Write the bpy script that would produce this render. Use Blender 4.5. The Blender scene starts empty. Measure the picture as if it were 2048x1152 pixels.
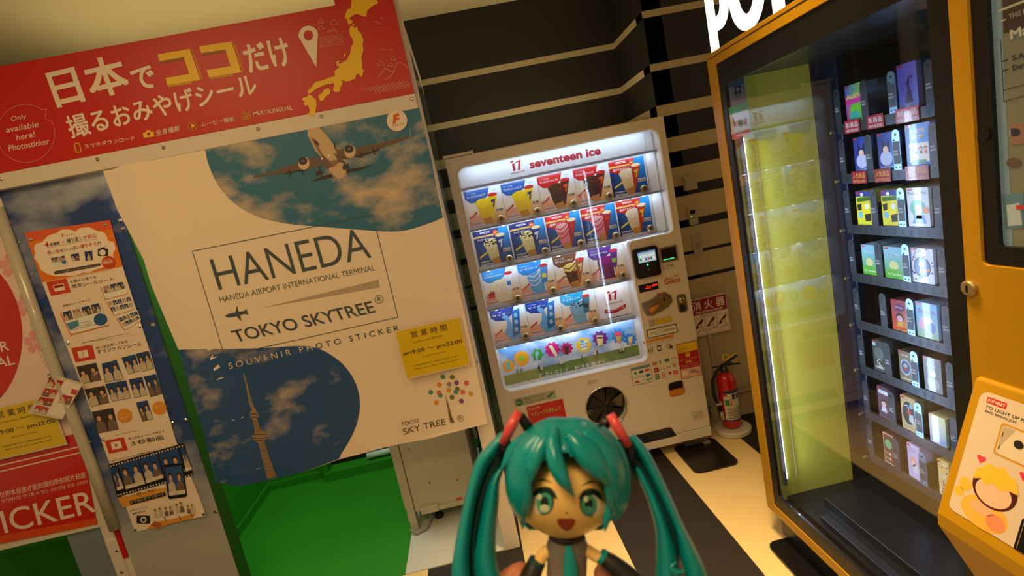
import bpy, bmesh, math, random
from mathutils import Vector, Matrix
from mathutils.geometry import tessellate_polygon
random.seed(7)
S = bpy.context.scene
COL = S.collection
# ------------------------------------------------------------------ camera
H = 1.543                                   # lens height above the floor
FPX, PITCH, ROLL, YAW = 1054.9, .16282289, -.20537559, .06189404
FW = Vector((math.sin(YAW)*math.cos(PITCH), math.cos(YAW)*math.cos(PITCH), -math.sin(PITCH)))
_r = Vector((math.cos(YAW), -math.sin(YAW), 0)); _u = _r.cross(FW)
RT = math.cos(ROLL)*_r + math.sin(ROLL)*_u
UP = -math.sin(ROLL)*_r + math.cos(ROLL)*_u
EYE = Vector((0, 0, H))
cd = bpy.data.cameras.new('camera'); cam = bpy.data.objects.new('camera', cd); COL.objects.link(cam)
cd.sensor_width = 36; cd.lens = 36*FPX/2048; cd.clip_start = .02; cd.clip_end = 60
cam.matrix_world = Matrix.Translation(EYE) @ Matrix((RT, UP, -FW)).transposed().to_4x4()
cd.dof.use_dof = True; cd.dof.focus_distance = 2.3; cd.dof.aperture_fstop = 18.5/1.3
S.camera = cam
# ------------------------------------------------------------------ world and light
W = bpy.data.worlds.new('room_glow'); S.world = W; W.use_nodes = True
bg = W.node_tree.nodes['Background']; bg.inputs[0].default_value = (1, .69, .33, 1); bg.inputs[1].default_value = .34

def area(name, loc, size, power, col, target=None, sy=None, spread=None):
    l = bpy.data.lights.new(name, 'AREA'); l.energy = power; l.color = col; l.size = size
    if sy: l.shape = 'RECTANGLE'; l.size_y = sy
    if spread: l.spread = math.radians(spread)
    o = bpy.data.objects.new(name, l); COL.objects.link(o); o.location = loc
    if target is not None:
        d = (Vector(target)-Vector(loc)); o.rotation_euler = d.to_track_quat('-Z', 'Y').to_euler()
    return o
WARM = (1, .66, .31)
area('ceiling_lamp', (-1.15, .75, 2.69), .9, 19, WARM)
area('ceiling_lamp', (.55, 1.35, 2.69), .35, 13, WARM, spread=62)
area('ceiling_lamp', (-.3, -.55, 2.69), .5, 20, WARM)
area('added_uplight', (-.95, 2.72, 2.42), 1.5, 2.1, (1, .80, .42), (-.95, 2.72, 3), .8)  # added uplight behind the header, only there to brighten the ceiling
area('added_uplight', (.55, 3.05, 1.83), .9, 2.4, (1, .78, .42), (.55, 3.05, 3), .4)  # added uplight on the ice cream machine, brightens stripes and ceiling behind it
area('booth_lamp', (-1.0, 2.75, 2.15), .5, 12, (.93, 1, .88))
S.view_settings.view_transform = 'Standard'; S.view_settings.look = 'None'
S.view_settings.gamma = 1; S.view_settings.use_curve_mapping = False
S.view_settings.exposure = 0.0

# ------------------------------------------------------------------ colour and materials
def lin(c):
    c = c/255
    return c/12.92 if c <= .04045 else ((c+.055)/1.055)**2.4
def rgb(r, g, b): return (lin(r), lin(g), lin(b), 1)
MATS = {}
def mat(name, col=(200, 200, 200), rough=.5, metal=0, emit=None, es=0, noise=0, nscale=30, bump=0, spec=.5, coat=0):
    if name in MATS: return MATS[name]
    m = bpy.data.materials.new(name); m.use_nodes = True; nt = m.node_tree
    b = nt.nodes['Principled BSDF']
    b.inputs['Base Color'].default_value = rgb(*col); b.inputs['Roughness'].default_value = rough
    b.inputs['Metallic'].default_value = metal; b.inputs['Specular IOR Level'].default_value = spec
    b.inputs['Coat Weight'].default_value = coat
    if emit: b.inputs['Emission Color'].default_value = rgb(*emit); b.inputs['Emission Strength'].default_value = es
    if noise or bump:
        tc = nt.nodes.new('ShaderNodeTexCoord'); n = nt.nodes.new('ShaderNodeTexNoise')
        n.inputs['Scale'].default_value = nscale; n.inputs['Detail'].default_value = 6
        nt.links.new(tc.outputs['Object'], n.inputs['Vector'])
        if noise:
            mx = nt.nodes.new('ShaderNodeMix'); mx.data_type = 'RGBA'
            c = rgb(*col); d = tuple(max(0, x*(1-noise)) for x in c[:3])+(1,); e = tuple(min(1, x*(1+noise)) for x in c[:3])+(1,)
            mx.inputs['A'].default_value = d; mx.inputs['B'].default_value = e
            nt.links.new(n.outputs['Fac'], mx.inputs['Factor']); nt.links.new(mx.outputs['Result'], b.inputs['Base Color'])
        if bump:
            bp = nt.nodes.new('ShaderNodeBump'); bp.inputs['Strength'].default_value = bump; bp.inputs['Distance'].default_value = .002
            nt.links.new(n.outputs['Fac'], bp.inputs['Height']); nt.links.new(bp.outputs['Normal'], b.inputs['Normal'])
    MATS[name] = m; return m
def cloud_mat(name, ramp, scale=2.2, rough=.5, thresh=(.45, .62), grad=None):
    """printed sky: cloud patches over a blue"""
    m = bpy.data.materials.new(name); m.use_nodes = True; nt = m.node_tree; b = nt.nodes['Principled BSDF']
    tc = nt.nodes.new('ShaderNodeTexCoord'); mp = nt.nodes.new('ShaderNodeMapping'); mp.inputs['Scale'].default_value = (1, 1, 1.7)
    n = nt.nodes.new('ShaderNodeTexNoise'); n.inputs['Scale'].default_value = scale; n.inputs['Detail'].default_value = 7; n.inputs['Roughness'].default_value = .55
    cr = nt.nodes.new('ShaderNodeValToRGB'); e = cr.color_ramp.elements
    e[0].position = thresh[0]; e[0].color = rgb(*ramp[0]); e[1].position = thresh[1]; e[1].color = rgb(*ramp[1])
    nt.links.new(tc.outputs['Object'], mp.inputs['Vector']); nt.links.new(mp.outputs[0], n.inputs['Vector'])
    nt.links.new(n.outputs['Fac'], cr.inputs['Fac'])
    out = cr.outputs['Color']
    if grad:
        sx = nt.nodes.new('ShaderNodeSeparateXYZ'); nt.links.new(tc.outputs['Object'], sx.inputs[0])
        mr = nt.nodes.new('ShaderNodeMapRange'); mr.inputs['From Min'].default_value = grad[0]; mr.inputs['From Max'].default_value = grad[1]
        nt.links.new(sx.outputs['Z'], mr.inputs['Value'])
        mx = nt.nodes.new('ShaderNodeMix'); mx.data_type = 'RGBA'; mx.inputs['A'].default_value = rgb(*grad[2])
        nt.links.new(mr.outputs[0], mx.inputs['Factor']); nt.links.new(out, mx.inputs['B']); out = mx.outputs['Result']
    nt.links.new(out, b.inputs['Base Color']); b.inputs['Roughness'].default_value = rough
    MATS[name] = m; return m
def print_mat(name, rough=.5, emit=0, coat=0):
    m = bpy.data.materials.new(name); m.use_nodes = True; nt = m.node_tree; b = nt.nodes['Principled BSDF']
    a = nt.nodes.new('ShaderNodeVertexColor'); a.layer_name = 'Col'
    nt.links.new(a.outputs['Color'], b.inputs['Base Color']); b.inputs['Roughness'].default_value = rough
    b.inputs['Coat Weight'].default_value = coat
    if emit:
        nt.links.new(a.outputs['Color'], b.inputs['Emission Color']); b.inputs['Emission Strength'].default_value = emit
    MATS[name] = m; return m
def glass_mat(name, ior=1.5, boost=1.6, tint=(1, 1, 1)):
    """thin pane: clear straight through, mirror-like towards grazing angles"""
    m = bpy.data.materials.new(name); m.use_nodes = True; nt = m.node_tree
    for n in list(nt.nodes): nt.nodes.remove(n)
    o = nt.nodes.new('ShaderNodeOutputMaterial'); mx = nt.nodes.new('ShaderNodeMixShader'); t = nt.nodes.new('ShaderNodeBsdfTransparent')
    g = nt.nodes.new('ShaderNodeBsdfGlossy'); f = nt.nodes.new('ShaderNodeFresnel'); k = nt.nodes.new('ShaderNodeMath'); k.operation = 'MULTIPLY'; k.use_clamp = True
    ge = nt.nodes.new('ShaderNodeNewGeometry'); im = nt.nodes.new('ShaderNodeMix'); im.data_type = 'FLOAT'   # same reflectance from either side of the pane
    im.inputs[2].default_value = ior; im.inputs[3].default_value = 1/ior; nt.links.new(ge.outputs['Backfacing'], im.inputs[0]); nt.links.new(im.outputs[0], f.inputs['IOR'])
    k.inputs[1].default_value = boost; g.inputs['Roughness'].default_value = .02
    t.inputs['Color'].default_value = tint+(1,)
    nt.links.new(f.outputs[0], k.inputs[0]); nt.links.new(k.outputs[0], mx.inputs[0]); nt.links.new(t.outputs[0], mx.inputs[1]); nt.links.new(g.outputs[0], mx.inputs[2]); nt.links.new(mx.outputs[0], o.inputs[0])
    MATS[name] = m; return m
PRINT = print_mat('printed_ink', .45); PRINTG = print_mat('glossy_print', .25, 0, .3); SCREEN = print_mat('lit_screen', .3, .55)
mat('white_paint', (226, 220, 208), .4); mat('cream_metal', (224, 214, 200), .35, noise=.03, nscale=4)
mat('black_plastic', (22, 22, 24), .35); mat('dark_metal', (58, 62, 72), .38, .5); mat('steel', (190, 190, 190), .25, .9)
mat('chrome', (225, 225, 225), .12, 1); mat('dark_rubber', (20, 20, 20), .6); mat('green_paint', (46, 142, 24), .45, noise=.05, nscale=3)
mat('yellow_paint', (190, 144, 4), .38, noise=.03, nscale=5); mat('grey_paint', (150, 148, 142), .5)

# ------------------------------------------------------------------ mesh helpers
def origin(p):
    v = Vector((0, 0, 0))
    while p is not None: v += p.location; p = p.parent
    return v
def link(name, me, m, parent, smooth=False):
    for x in (m if isinstance(m, (list, tuple)) else [m]): me.materials.append(MATS[x] if isinstance(x, str) else x)
    if smooth:
        for p in me.polygons: p.use_smooth = True
    o = bpy.data.objects.new(name, me); COL.objects.link(o)
    if parent is not None:
        o.parent = parent; me.transform(Matrix.Translation(-origin(parent)))
    elif len(me.vertices):
        vs = [v.co for v in me.vertices]
        c = Vector(((min(v.x for v in vs)+max(v.x for v in vs))/2, (min(v.y for v in vs)+max(v.y for v in vs))/2, min(v.z for v in vs)))
        me.transform(Matrix.Translation(-c)); o.location = c
    return o
class MB:
    def __init__(s): s.v = []; s.f = []; s.m = []
    def add(s, vs, fs, mi=0):
        n = len(s.v); s.v += [tuple(v) for v in vs]; s.f += [tuple(i+n for i in f) for f in fs]; s.m += [mi]*len(fs); return s
    def box(s, x0, x1, y0, y1, z0, z1, mi=0):
        return s.add([(x0,y0,z0),(x1,y0,z0),(x1,y1,z0),(x0,y1,z0),(x0,y0,z1),(x1,y0,z1),(x1,y1,z1),(x0,y1,z1)],
                     [(0,3,2,1),(4,5,6,7),(0,1,5,4),(1,2,6,5),(2,3,7,6),(3,0,4,7)], mi)
    def prism(s, loops, f0, depth, mi=0):
        """loops: outline then holes in (u,v); f0(u,v)->Vector front; depth vector"""
        flat = [p for l in loops for p in l]
        A = [f0(*p) for p in flat]; B = [a+depth for a in A]
        tri = tessellate_polygon([[Vector((p[0], p[1], 0)) for p in l] for l in loops])
        n = len(flat); fs = [tuple(t) for t in tri]+[tuple(n+i for i in reversed(t)) for t in tri]
        k = 0
        for l in loops:
            L = len(l)
            for i in range(L): j = (i+1) % L; fs.append((k+i, k+j, n+k+j, n+k+i))
            k += L
        return s.add(A+B, fs, mi)
    def tube(s, pts, rad, n=10, mi=0, cap=True):
        pts = [Vector(p) for p in pts]; R = rad if isinstance(rad, (list, tuple)) else [rad]*len(pts); vs = []; fs = []
        up = None
        for i, p in enumerate(pts):
            d = (pts[min(i+1, len(pts)-1)]-pts[max(i-1, 0)]).normalized()
            if up is None: up = Vector((0, 0, 1)) if abs(d.z) < .9 else Vector((1, 0, 0))
            a = (up-d*up.dot(d)).normalized(); b = d.cross(a); up = a
            for k in range(n): t = 2*math.pi*k/n; vs.append(p+(a*math.cos(t)+b*math.sin(t))*R[i])
        for i in range(len(pts)-1):
            for k in range(n): fs.append((i*n+k, i*n+(k+1) % n, (i+1)*n+(k+1) % n, (i+1)*n+k))
        if cap: fs.append(tuple(range(n-1, -1, -1))); fs.append(tuple((len(pts)-1)*n+k for k in range(n)))
        return s.add(vs, fs, mi)
    def lathe(s, c, prof, n=32, axis='Z', mi=0):
        c = Vector(c); vs = []; fs = []
        for r, h in prof:
            for k in range(n):
                t = 2*math.pi*k/n; a, b = r*math.cos(t), r*math.sin(t)
                vs.append(c+{'Z': Vector((a, b, h)), 'Y': Vector((a, -h, b)), 'X': Vector((-h, a, b))}[axis])
        for i in range(len(prof)-1):
            for k in range(n): fs.append((i*n+k, i*n+(k+1) % n, (i+1)*n+(k+1) % n, (i+1)*n+k))
        fs.append(tuple(range(n-1, -1, -1))); fs.append(tuple((len(prof)-1)*n+k for k in range(n)))
        return s.add(vs, fs, mi)
    def build(s, name, m, parent=None, smooth=False, bevel=0, seg=2):
        me = bpy.data.meshes.new(name); me.from_pydata(s.v, [], s.f); me.update()
        bm = bmesh.new(); bm.from_mesh(me); bmesh.ops.recalc_face_normals(bm, faces=bm.faces); bm.to_mesh(me); bm.free()
        for p, k in zip(me.polygons, s.m): p.material_index = k
        o = link(name, me, m, parent, smooth)
        if bevel:
            b = o.modifiers.new('bevel', 'BEVEL'); b.width = bevel; b.segments = seg; b.limit_method = 'ANGLE'; b.angle_limit = math.radians(40)
        return o
def bx(name, m, parent, x0, x1, y0, y1, z0, z1, bevel=0, smooth=False): return MB().box(x0, x1, y0, y1, z0, z1).build(name, m, parent, bevel=bevel)
def rrect(x0, y0, x1, y1, r, n=6):
    out = []
    for cx, cy, a in ((x1-r, y1-r, 0), (x0+r, y1-r, 90), (x0+r, y0+r, 180), (x1-r, y0+r, 270)):
        for k in range(n+1): t = math.radians(a+90*k/n); out.append((cx+r*math.cos(t), cy+r*math.sin(t)))
    return out
def ell(cx, cy, rx, ry=None, n=28, a0=0): ry = rx if ry is None else ry; return [(cx+rx*math.cos(2*math.pi*k/n+a0), cy+ry*math.sin(2*math.pi*k/n+a0)) for k in range(n)]
def tag(o, label=None, cat=None, group=None, kind=None):
    if label: o['label'] = label
    if cat: o['category'] = cat
    if group: o['group'] = group
    if kind: o['kind'] = kind
    return o
def empty(name, loc, label=None, cat=None, group=None):
    o = bpy.data.objects.new(name, None); COL.objects.link(o); o.location = loc; o.empty_display_size = .05
    return tag(o, label, cat, group)

def spline(pts, n=6):
    out = []
    for i in range(len(pts)-1):
        p0 = pts[max(i-1, 0)]; p1 = pts[i]; p2 = pts[i+1]; p3_ = pts[min(i+2, len(pts)-1)]
        for k in range(n):
            t = k/n; out.append(tuple(.5*((2*b)+(-a+c)*t+(2*a-5*b+4*c-d)*t*t+(-a+3*b-3*c+d)*t**3) for a, b, c, d in zip(p0, p1, p2, p3_)))
    out.append(tuple(pts[-1])); return out
# ------------------------------------------------------------------ flat print on planes
_TX = {}
def text_mesh(s, bold=0):
    k = (s, bold)
    if k not in _TX:
        c = bpy.data.curves.new('t', 'FONT'); c.body = s; c.resolution_u = 7 if s in ('HANEDA', 'TOKYO SKYTREE', 'STICKER', 'seventeen ice', '日本') else 3; c.offset = bold
        o = bpy.data.objects.new('t', c); COL.objects.link(o)
        me = bpy.data.meshes.new_from_object(o.evaluated_get(bpy.context.evaluated_depsgraph_get()))
        vs = [(v.co.x, v.co.y) for v in me.vertices]; fs = [tuple(p.vertices) for p in me.polygons]
        bpy.data.objects.remove(o); bpy.data.curves.remove(c); bpy.data.meshes.remove(me)
        x0 = min(v[0] for v in vs); x1 = max(v[0] for v in vs); y0 = min(v[1] for v in vs); y1 = max(v[1] for v in vs)
        _TX[k] = ([((x-x0)/(x1-x0), (y-y0)/max(1e-6, y1-y0)) for x, y in vs], fs, (x1-x0)/max(1e-6, y1-y0))
    return _TX[k]
class Print:
    """shapes printed on a flat sheet: O origin, U right, V up, N towards the viewer"""
    def __init__(s, O, U, V, N): s.O, s.U, s.V, s.N = Vector(O), Vector(U), Vector(V), Vector(N); s.items = []; s.step = .0005
    def ray(s, x, y):
        d = (x-1024)/FPX*RT-(y-576)/FPX*UP+FW; t = (s.O-EYE).dot(s.N)/d.dot(s.N); p = EYE+d*t-s.O
        return (p.dot(s.U), p.dot(s.V))
    def px(s, pts): return [s.ray(*p) for p in pts]
    def poly(s, pts, c, z=1, m=0, cols=None):
        if len(pts) > 4 or cols is None and len(pts) > 3:
            t = tessellate_polygon([[Vector((p[0], p[1], 0)) for p in pts]])
        else: t = [tuple(range(len(pts)))]
        s.items.append((list(pts), [tuple(q) for q in t], c, z, m, cols)); return s
    def rect(s, x0, y0, x1, y1, c, z=1, m=0, cols=None): return s.poly([(x0,y0),(x1,y0),(x1,y1),(x0,y1)], c, z, m, cols)
    def grad(s, x0, y0, x1, y1, cb, ct, z=1): return s.poly([(x0,y0),(x1,y0),(x1,y1),(x0,y1)], cb, z, 0, [cb, cb, ct, ct])
    def line(s, pts, w, c, z=2, close=False):
        if close: pts = list(pts)+[pts[0]]
        for a, b in zip(pts, pts[1:]):
            dx, dy = b[0]-a[0], b[1]-a[1]; L = math.hypot(dx, dy) or 1e-9; nx, ny = -dy/L*w/2, dx/L*w/2; ex, ey = dx/L*w/3, dy/L*w/3
            s.poly([(a[0]+nx-ex,a[1]+ny-ey),(a[0]-nx-ex,a[1]-ny-ey),(b[0]-nx+ex,b[1]-ny+ey),(b[0]+nx+ex,b[1]+ny+ey)], c, z)
        return s
    def text(s, t, bl, br, tl, c, z=3, bold=0):
        """text fills the slanted box given by its bottom-left, bottom-right and top-left corners"""
        if bold > 0 and any(ord(ch) > 0x2e80 for ch in t):      # thicken dense characters by overprinting
            k = bold*.55; n = max(1, len(t)); ux, uy = (br[0]-bl[0])/n, (br[1]-bl[1])/n; wx, wy = tl[0]-bl[0], tl[1]-bl[1]
            for i, (a, b) in enumerate(((-k, -k), (k, -k), (-k, k), (k, k))):
                o = (ux*a+wx*b, uy*a+wy*b); s.text(t, (bl[0]+o[0], bl[1]+o[1]), (br[0]+o[0], br[1]+o[1]), (tl[0]+o[0], tl[1]+o[1]), c, z+.04*i, 0)
            return s
        vs, fs, ar = text_mesh(t, bold)
        P = [(bl[0]+(br[0]-bl[0])*x+(tl[0]-bl[0])*y, bl[1]+(br[1]-bl[1])*x+(tl[1]-bl[1])*y) for x, y in vs]
        s.items.append((P, fs, c, z, 0, None)); return s
    def tpx(s, t, bl, br, tl, c, z=3, bold=0): return s.text(t, s.ray(*bl), s.ray(*br), s.ray(*tl), c, z, bold)
    def t(s, t, x, y, w, h, c, z=3, bold=0, a=0):
        ca, sa = math.cos(a), math.sin(a)
        return s.text(t, (x, y), (x+w*ca, y+w*sa), (x-h*sa, y+h*ca), c, z, bold)
    def build(s, name, parent=None, mats=('printed_ink',), grid=0, warp=None, origin_mat=None):
        bm = bmesh.new(); cl = bm.loops.layers.float_color.new('Col')
        zl = bm.verts.layers.float.new('lay')
        for P, fs, c, z, m, cols in s.items:
            vs = [bm.verts.new((p[0], p[1], 0)) for p in P]
            for v in vs: v[zl] = z
            cc = rgb(*c) if c else (1, 1, 1, 1)
            for f in fs:
                if len(set(f)) < 3: continue
                try: bf = bm.faces.new([vs[i] for i in f])
                except ValueError: continue
                bf.normal_update()
                if bf.normal.z < 0: bf.normal_flip()
                bf.material_index = m
                for l in bf.loops:
                    l[cl] = rgb(*cols[vs.index(l.vert)]) if cols else cc
        if grid:
            us = [v.co.x for v in bm.verts]; ws = [v.co.y for v in bm.verts]
            for ax, lo, hi in ((0, min(us), max(us)), (1, min(ws), max(ws))):
                k = math.floor(lo/grid)+1
                while k*grid < hi:
                    co = [0, 0, 0]; co[ax] = k*grid; no = [0, 0, 0]; no[ax] = 1
                    bmesh.ops.bisect_plane(bm, geom=bm.verts[:]+bm.edges[:]+bm.faces[:], plane_co=co, plane_no=no); k += 1
        for v in bm.verts:
            u, w, z = v.co.x, v.co.y, v[zl]
            off = warp(u, w) if warp else (0, 0, 0)
            v.co = s.O+s.U*(u+off[0])+s.V*(w+off[1])+s.N*(z*s.step+off[2])
        me = bpy.data.meshes.new(name); bm.to_mesh(me); bm.free()
        return link(name, me, list(mats), parent, smooth=bool(warp))
def planeY(y): return Print((0, y, 0), (1, 0, 0), (0, 0, 1), (0, -1, 0))
def planeX(x): return Print((x, 0, 0), (0, -1, 0), (0, 0, 1), (-1, 0, 0))
def crop(ox, oy, k): return lambda *ps: [(ox+x/k, oy+y/k) for x, y in ps]
XZ = lambda y: (lambda u, v: Vector((u, y, v)))
YZ = lambda x: (lambda u, v: Vector((x, -u, v)))
WHITE = (232, 226, 214); BLACK = (22, 20, 22)

# ================================================================== SETTING
mat('beige_vinyl', (236, 210, 146), .38, noise=.09, nscale=9, bump=.15)
mat('dark_vinyl', (38, 32, 25), .6, noise=.15, nscale=14, bump=.2)
fl = tag(MB().box(-4, 3.5, -3, 3.6, -.06, -.004).build('floor', 'dark_vinyl'), 'dark vinyl floor with broad beige stripes', kind='structure')
for k in range(-4, 4):
    x0 = .375+.435*k
    bx('floor_strip', 'beige_vinyl' if k % 2 else 'dark_vinyl', fl, x0+.0008, x0+.4342, -3, 3.6, -.005, 0)
mat('ceiling_paint', (226, 214, 178), .8, noise=.02, nscale=2)
tag(bx('ceiling', 'ceiling_paint', None, -4, 3.5, -3, 3.6, H+1.178, H+1.25), 'plain cream ceiling', kind='structure')
mat('black_wallpaper', (31, 29, 29), .55, noise=.1, nscale=60, bump=.1); mat('beige_wallpaper', (186, 172, 138), .6, noise=.04, nscale=40)
bands = [(.79, .825), (.515, .553), (.273, .333), (.075, .155), (-.117, -.010), (-.310, -.175), (-.490, -.351), (-.634, -.508), (-H, -.655)]
def wall(name, box, face, label):
    w = tag(bx(name, 'black_wallpaper', None, *box), label, kind='structure')
    for a, b in bands: bx('wall_stripe', 'beige_wallpaper', w, *(lambda f: (f[0], f[1], f[2], f[3]))(face), H+a, H+b)
wall('wall_back', (-4, 1.16, 3.45, 3.55, 0, H+1.178), (-4, 1.158, 3.447, 3.451), 'black back wall with thin beige stripes behind the booth')
wall('wall_jog', (1.158, 1.26, 2.91, 3.55, 0, H+1.178), (1.155, 1.159, 2.911, 3.449), 'short return of the striped wall beside the ice cream machine')
wall('wall_right', (1.155, 3.5, 2.91, 3.01, 0, H+1.178), (1.155, 3.5, 2.907, 2.911), 'striped wall stepping forward behind the fire extinguisher')

# wall plates on the right wall
def px_box(name, m, parent, pts, y, th, bev=.002, label=None, cat=None):
    P = planeY(y); q = P.px(pts); xs = [a[0] for a in q]; zs = [a[1] for a in q]
    return bx(name, m, parent, min(xs), max(xs), y, y+th, min(zs), max(zs), bev)
mat('ivory_plastic', (176, 168, 148), .45)
o = empty('junction_box', (1.27, 2.907, H-.15), 'square ivory cover box on the striped wall, highest of the wall plates', 'wall plate', 'ivory plates on the striped wall')
bx('cover', 'ivory_plastic', o, 1.236, 1.308, 2.875, 2.906, H-.150, H-.068, .004); bx('side_tab', 'grey_paint', o, 1.24, 1.246, 2.873, 2.876, H-.14, H-.08)
o = empty('thermostat', (1.265, 2.907, H-.34), 'ivory thermostat with a small dark display on the striped wall', 'thermostat', 'ivory plates on the striped wall')
bx('cover', 'ivory_plastic', o, 1.240, 1.292, 2.892, 2.906, H-.345, H-.240, .003); bx('display', 'black_plastic', o, 1.248, 1.278, 2.890, 2.893, H-.283, H-.262)
mat('green_led', (60, 255, 120), .3, emit=(60, 255, 140), es=2)
bx('indicator', 'green_led', o, 1.252, 1.256, 2.890, 2.893, H-.298, H-.294)
o = empty('light_switch', (1.268, 2.907, H-.53), 'ivory switch plate on the striped wall, lowest of the wall plates', 'switch', 'ivory plates on the striped wall')
bx('cover', 'ivory_plastic', o, 1.242, 1.294, 2.897, 2.906, H-.527, H-.407, .003); bx('switch_lever', 'grey_paint', o, 1.255, 1.280, 2.893, 2.898, H-.485, H-.45, .002)

# black mats
def mat_slab(x0, y0, x1, y1, label):
    m = MB().prism([rrect(x0, y0, x1, y1, .035)], lambda u, v: Vector((u, v, .001)), Vector((0, 0, .011)))
    tag(m.build('floor_mat', 'black_mat', bevel=.004), label, 'mat', 'black floor mats under the machines')
mat('black_mat', (20, 19, 19), .3)
mat_slab(.874, 2.417, 1.112, 2.72, 'shiny black mat under the right foot of the ice cream machine')
mat_slab(.902, 1.05, 1.16, 1.835, 'long black mat under the yellow machine')

# ================================================================== PHOTO BOOTH
YB = 2.21
booth = empty('photo_booth', (-.7, 2.7, 0), 'green lined photo sticker booth with a white side panel and post', 'photo booth')
mat('booth_white', (222, 214, 200), .5, noise=.03, nscale=3)
mat('panel_gloss', (120, 126, 132), .12, .3)
bx('side_wall', 'booth_white', booth, -.092, -.072, 2.235, 3.34, 0, 2.36)
for k in range(4): bx('side_panel', 'panel_gloss', booth, -.0722, -.067, 2.26+.27*k, 2.52+.27*k, .12, 2.2, .002)
pt = bx('post', 'booth_white', booth, -.138, -.068, 2.2, 2.245, 0, 2.39, .002)
for z in (.4, .9): MB().lathe((-.075, 2.199, z), [(.006, 0), (.006, .002), (.003, .004)], 10, 'Y').build('bolt', 'chrome', pt)
bx('top_panel', 'booth_white', booth, -1.72, -.085, 2.25, 3.4, 2.36, 2.39)
bx('left_wall', 'green_paint', booth, -1.665, -1.64, 2.24, 3.42, .004, 2.36)
bw = MB(); bw.box(-1.64, -1.24, 3.40, 3.43, .004, 2.36); bw.box(-1.24, -.092, 3.40, 3.43, .40, 2.36); bw.box(-1.24, -.092, 3.31, 3.43, .004, .065)
bw.build('back_wall', 'green_paint', booth); bx('back_post', 'green_paint', booth, -1.25, -1.21, 3.32, 3.43, .004, .40, .002)
bx('inner_skirting', 'green_paint', booth, -1.64, -1.24, 3.385, 3.402, .004, .055, .003); bx('inner_skirting', 'green_paint', booth, -1.64, -1.625, 2.9, 3.39, .004, .055, .003)
bx('recess', 'black_plastic', booth, -1.24, -.6, 3.425, 3.435, .06, .41)
mat('white_tube', (225, 232, 225), .3)
MB().tube([(-.96, 3.37, .095), (-.74, 3.37, .095)], .02, 12).build('tube_lamp', 'white_tube', booth, smooth=True)
fb = MB().box(-1.64, -.601, 2.205, 3.42, .0005, .005).build('booth_floor', 'green_paint', booth)
mat('scuffed_white', (214, 212, 204), .5, noise=.05, nscale=12)
bx('base_sheet', 'scuffed_white', booth, -.600, -.134, 2.203, 3.3, .0005, .006)
mat('hinge_white', (210, 216, 206), .4)
wd = MB(); wd.prism([[(-.625, .02), (-.595, .25), (-.562, .25), (-.575, .0065)]], lambda u, v: Vector((u, 2.60, v)), Vector((0, .03, 0)))
wd.build('side_flap', 'hinge_white', booth)
# front boards either side
board = empty('booth_board', (-1.5, 2.2, 0), 'tall board with a printed blue cloudy sky left of the airport banner', 'board')
cloud_mat('board_sky', ((38, 66, 132), (168, 176, 190)), 2.6, .5, (.47, .66), (.40, .85, (176, 178, 172)))
MB().box(-1.695, -1.292, 2.200, 2.212, .0, H+.44).build('panel', 'board_sky', board, bevel=.001)
mat('green_shaded', (40, 88, 14), .5)  # booth green darkened: shade on the board's return put into the colour
bx('edge_trim', 'green_shaded', board, -1.291, -1.284, 2.203, 2.275, 0, H+.44)
for p in ((240, 441), (246, 457), (306, 649), (377, 839), (432, 1022)):
    u, v = planeY(2.2).ray(*p); u = min(u, -1.302)
    MB().lathe((u, 2.1998, v), [(.009, 0), (.009, .002), (.005, .005)], 14, 'Y').build('rivet', 'chrome', board, smooth=False)
for p in ((30, 486), (62, 550), (178, 884), (180, 975)):
    u, v = planeY(2.2).ray(*p); u = max(u, -1.688)
    MB().lathe((u, 2.1998, v), [(.005, 0), (.005, .002), (.003, .003)], 10, 'Y').build('screw', 'steel', board)

# ---- tall poster
post = Print((0, 2.196, 0), (1, 0, 0), (0, 0, 1), (0, -1, 0)); P = post; p3 = crop(0, 330, 3.114); p4 = crop(0, 660, 2.34)
mat('paper_white', (236, 224, 208), .55)
outl = [(50, 465), (220, 440), (246, 533), (300, 705), (352, 880), (413, 1030), (340, 1047), (270, 1065), (228, 950), (170, 790), (118, 655), (85, 565)]
P.poly(P.px(outl), (240, 222, 204), 0)
P.poly(P.px([(50,465),(220,440),(246,533),(85,565)]), (232, 122, 22), 1)
P.poly(P.px([(50,465),(220,440),(225,458),(56,484)]), (226, 96, 50), 1.5)
cl = [(262,482),(300,440),(350,425),(385,402),(440,402),(470,415),(500,392),(560,388),(600,408),(650,420),(672,455),(668,470),(710,480),(722,520),(705,555),(712,575),(690,610),(640,640),(600,650),(555,672),(520,670),(470,690),(400,690),(350,692),(300,680),(255,650),(240,610),(215,580),(222,550),(212,515),(225,490)]
P.poly(P.px(p3(*cl)), (244, 230, 212), 2)
DT = (52, 44, 40); RD = (196, 34, 24)
def q3(t, bl, br, h, c, z=3, bold=0, pc=p3, k=3.114, pr=None):
    pr = pr or P; a, b = pc(bl, br); dx, dy = b[0]-a[0], b[1]-a[1]; L = math.hypot(dx, dy)
    pr.tpx(t, a, b, (a[0]+h/k*dy/L*1.25, a[1]-h/k*.97), c, z, bold)
q3('ファミプリ', (405,448),(465,436), 14, (120,60,30)); q3('F', (388,450),(400,448), 22, (226,90,20), 3, .04)
q3('4', (285,513),(308,509), 33, RD, 3, .06); q3('枚撮影', (314,505),(378,494), 20, DT, 3, .02); q3('＋', (388,492),(410,488), 20, RD)
q3('撮り直しで', (420,487),(545,464), 28, DT, 3, .02); q3('安心', (550,460),(605,449), 26, RD, 3, .02)
q3('思い出', (300,560),(374,546), 26, RD, 3, .02); q3('をいっぱい', (380,544),(500,521), 22, DT, 3, .02); q3('増やそう', (505,521),(605,502), 26, RD, 3, .02); q3('!!', (612,500),(632,497), 22, DT)
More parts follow.
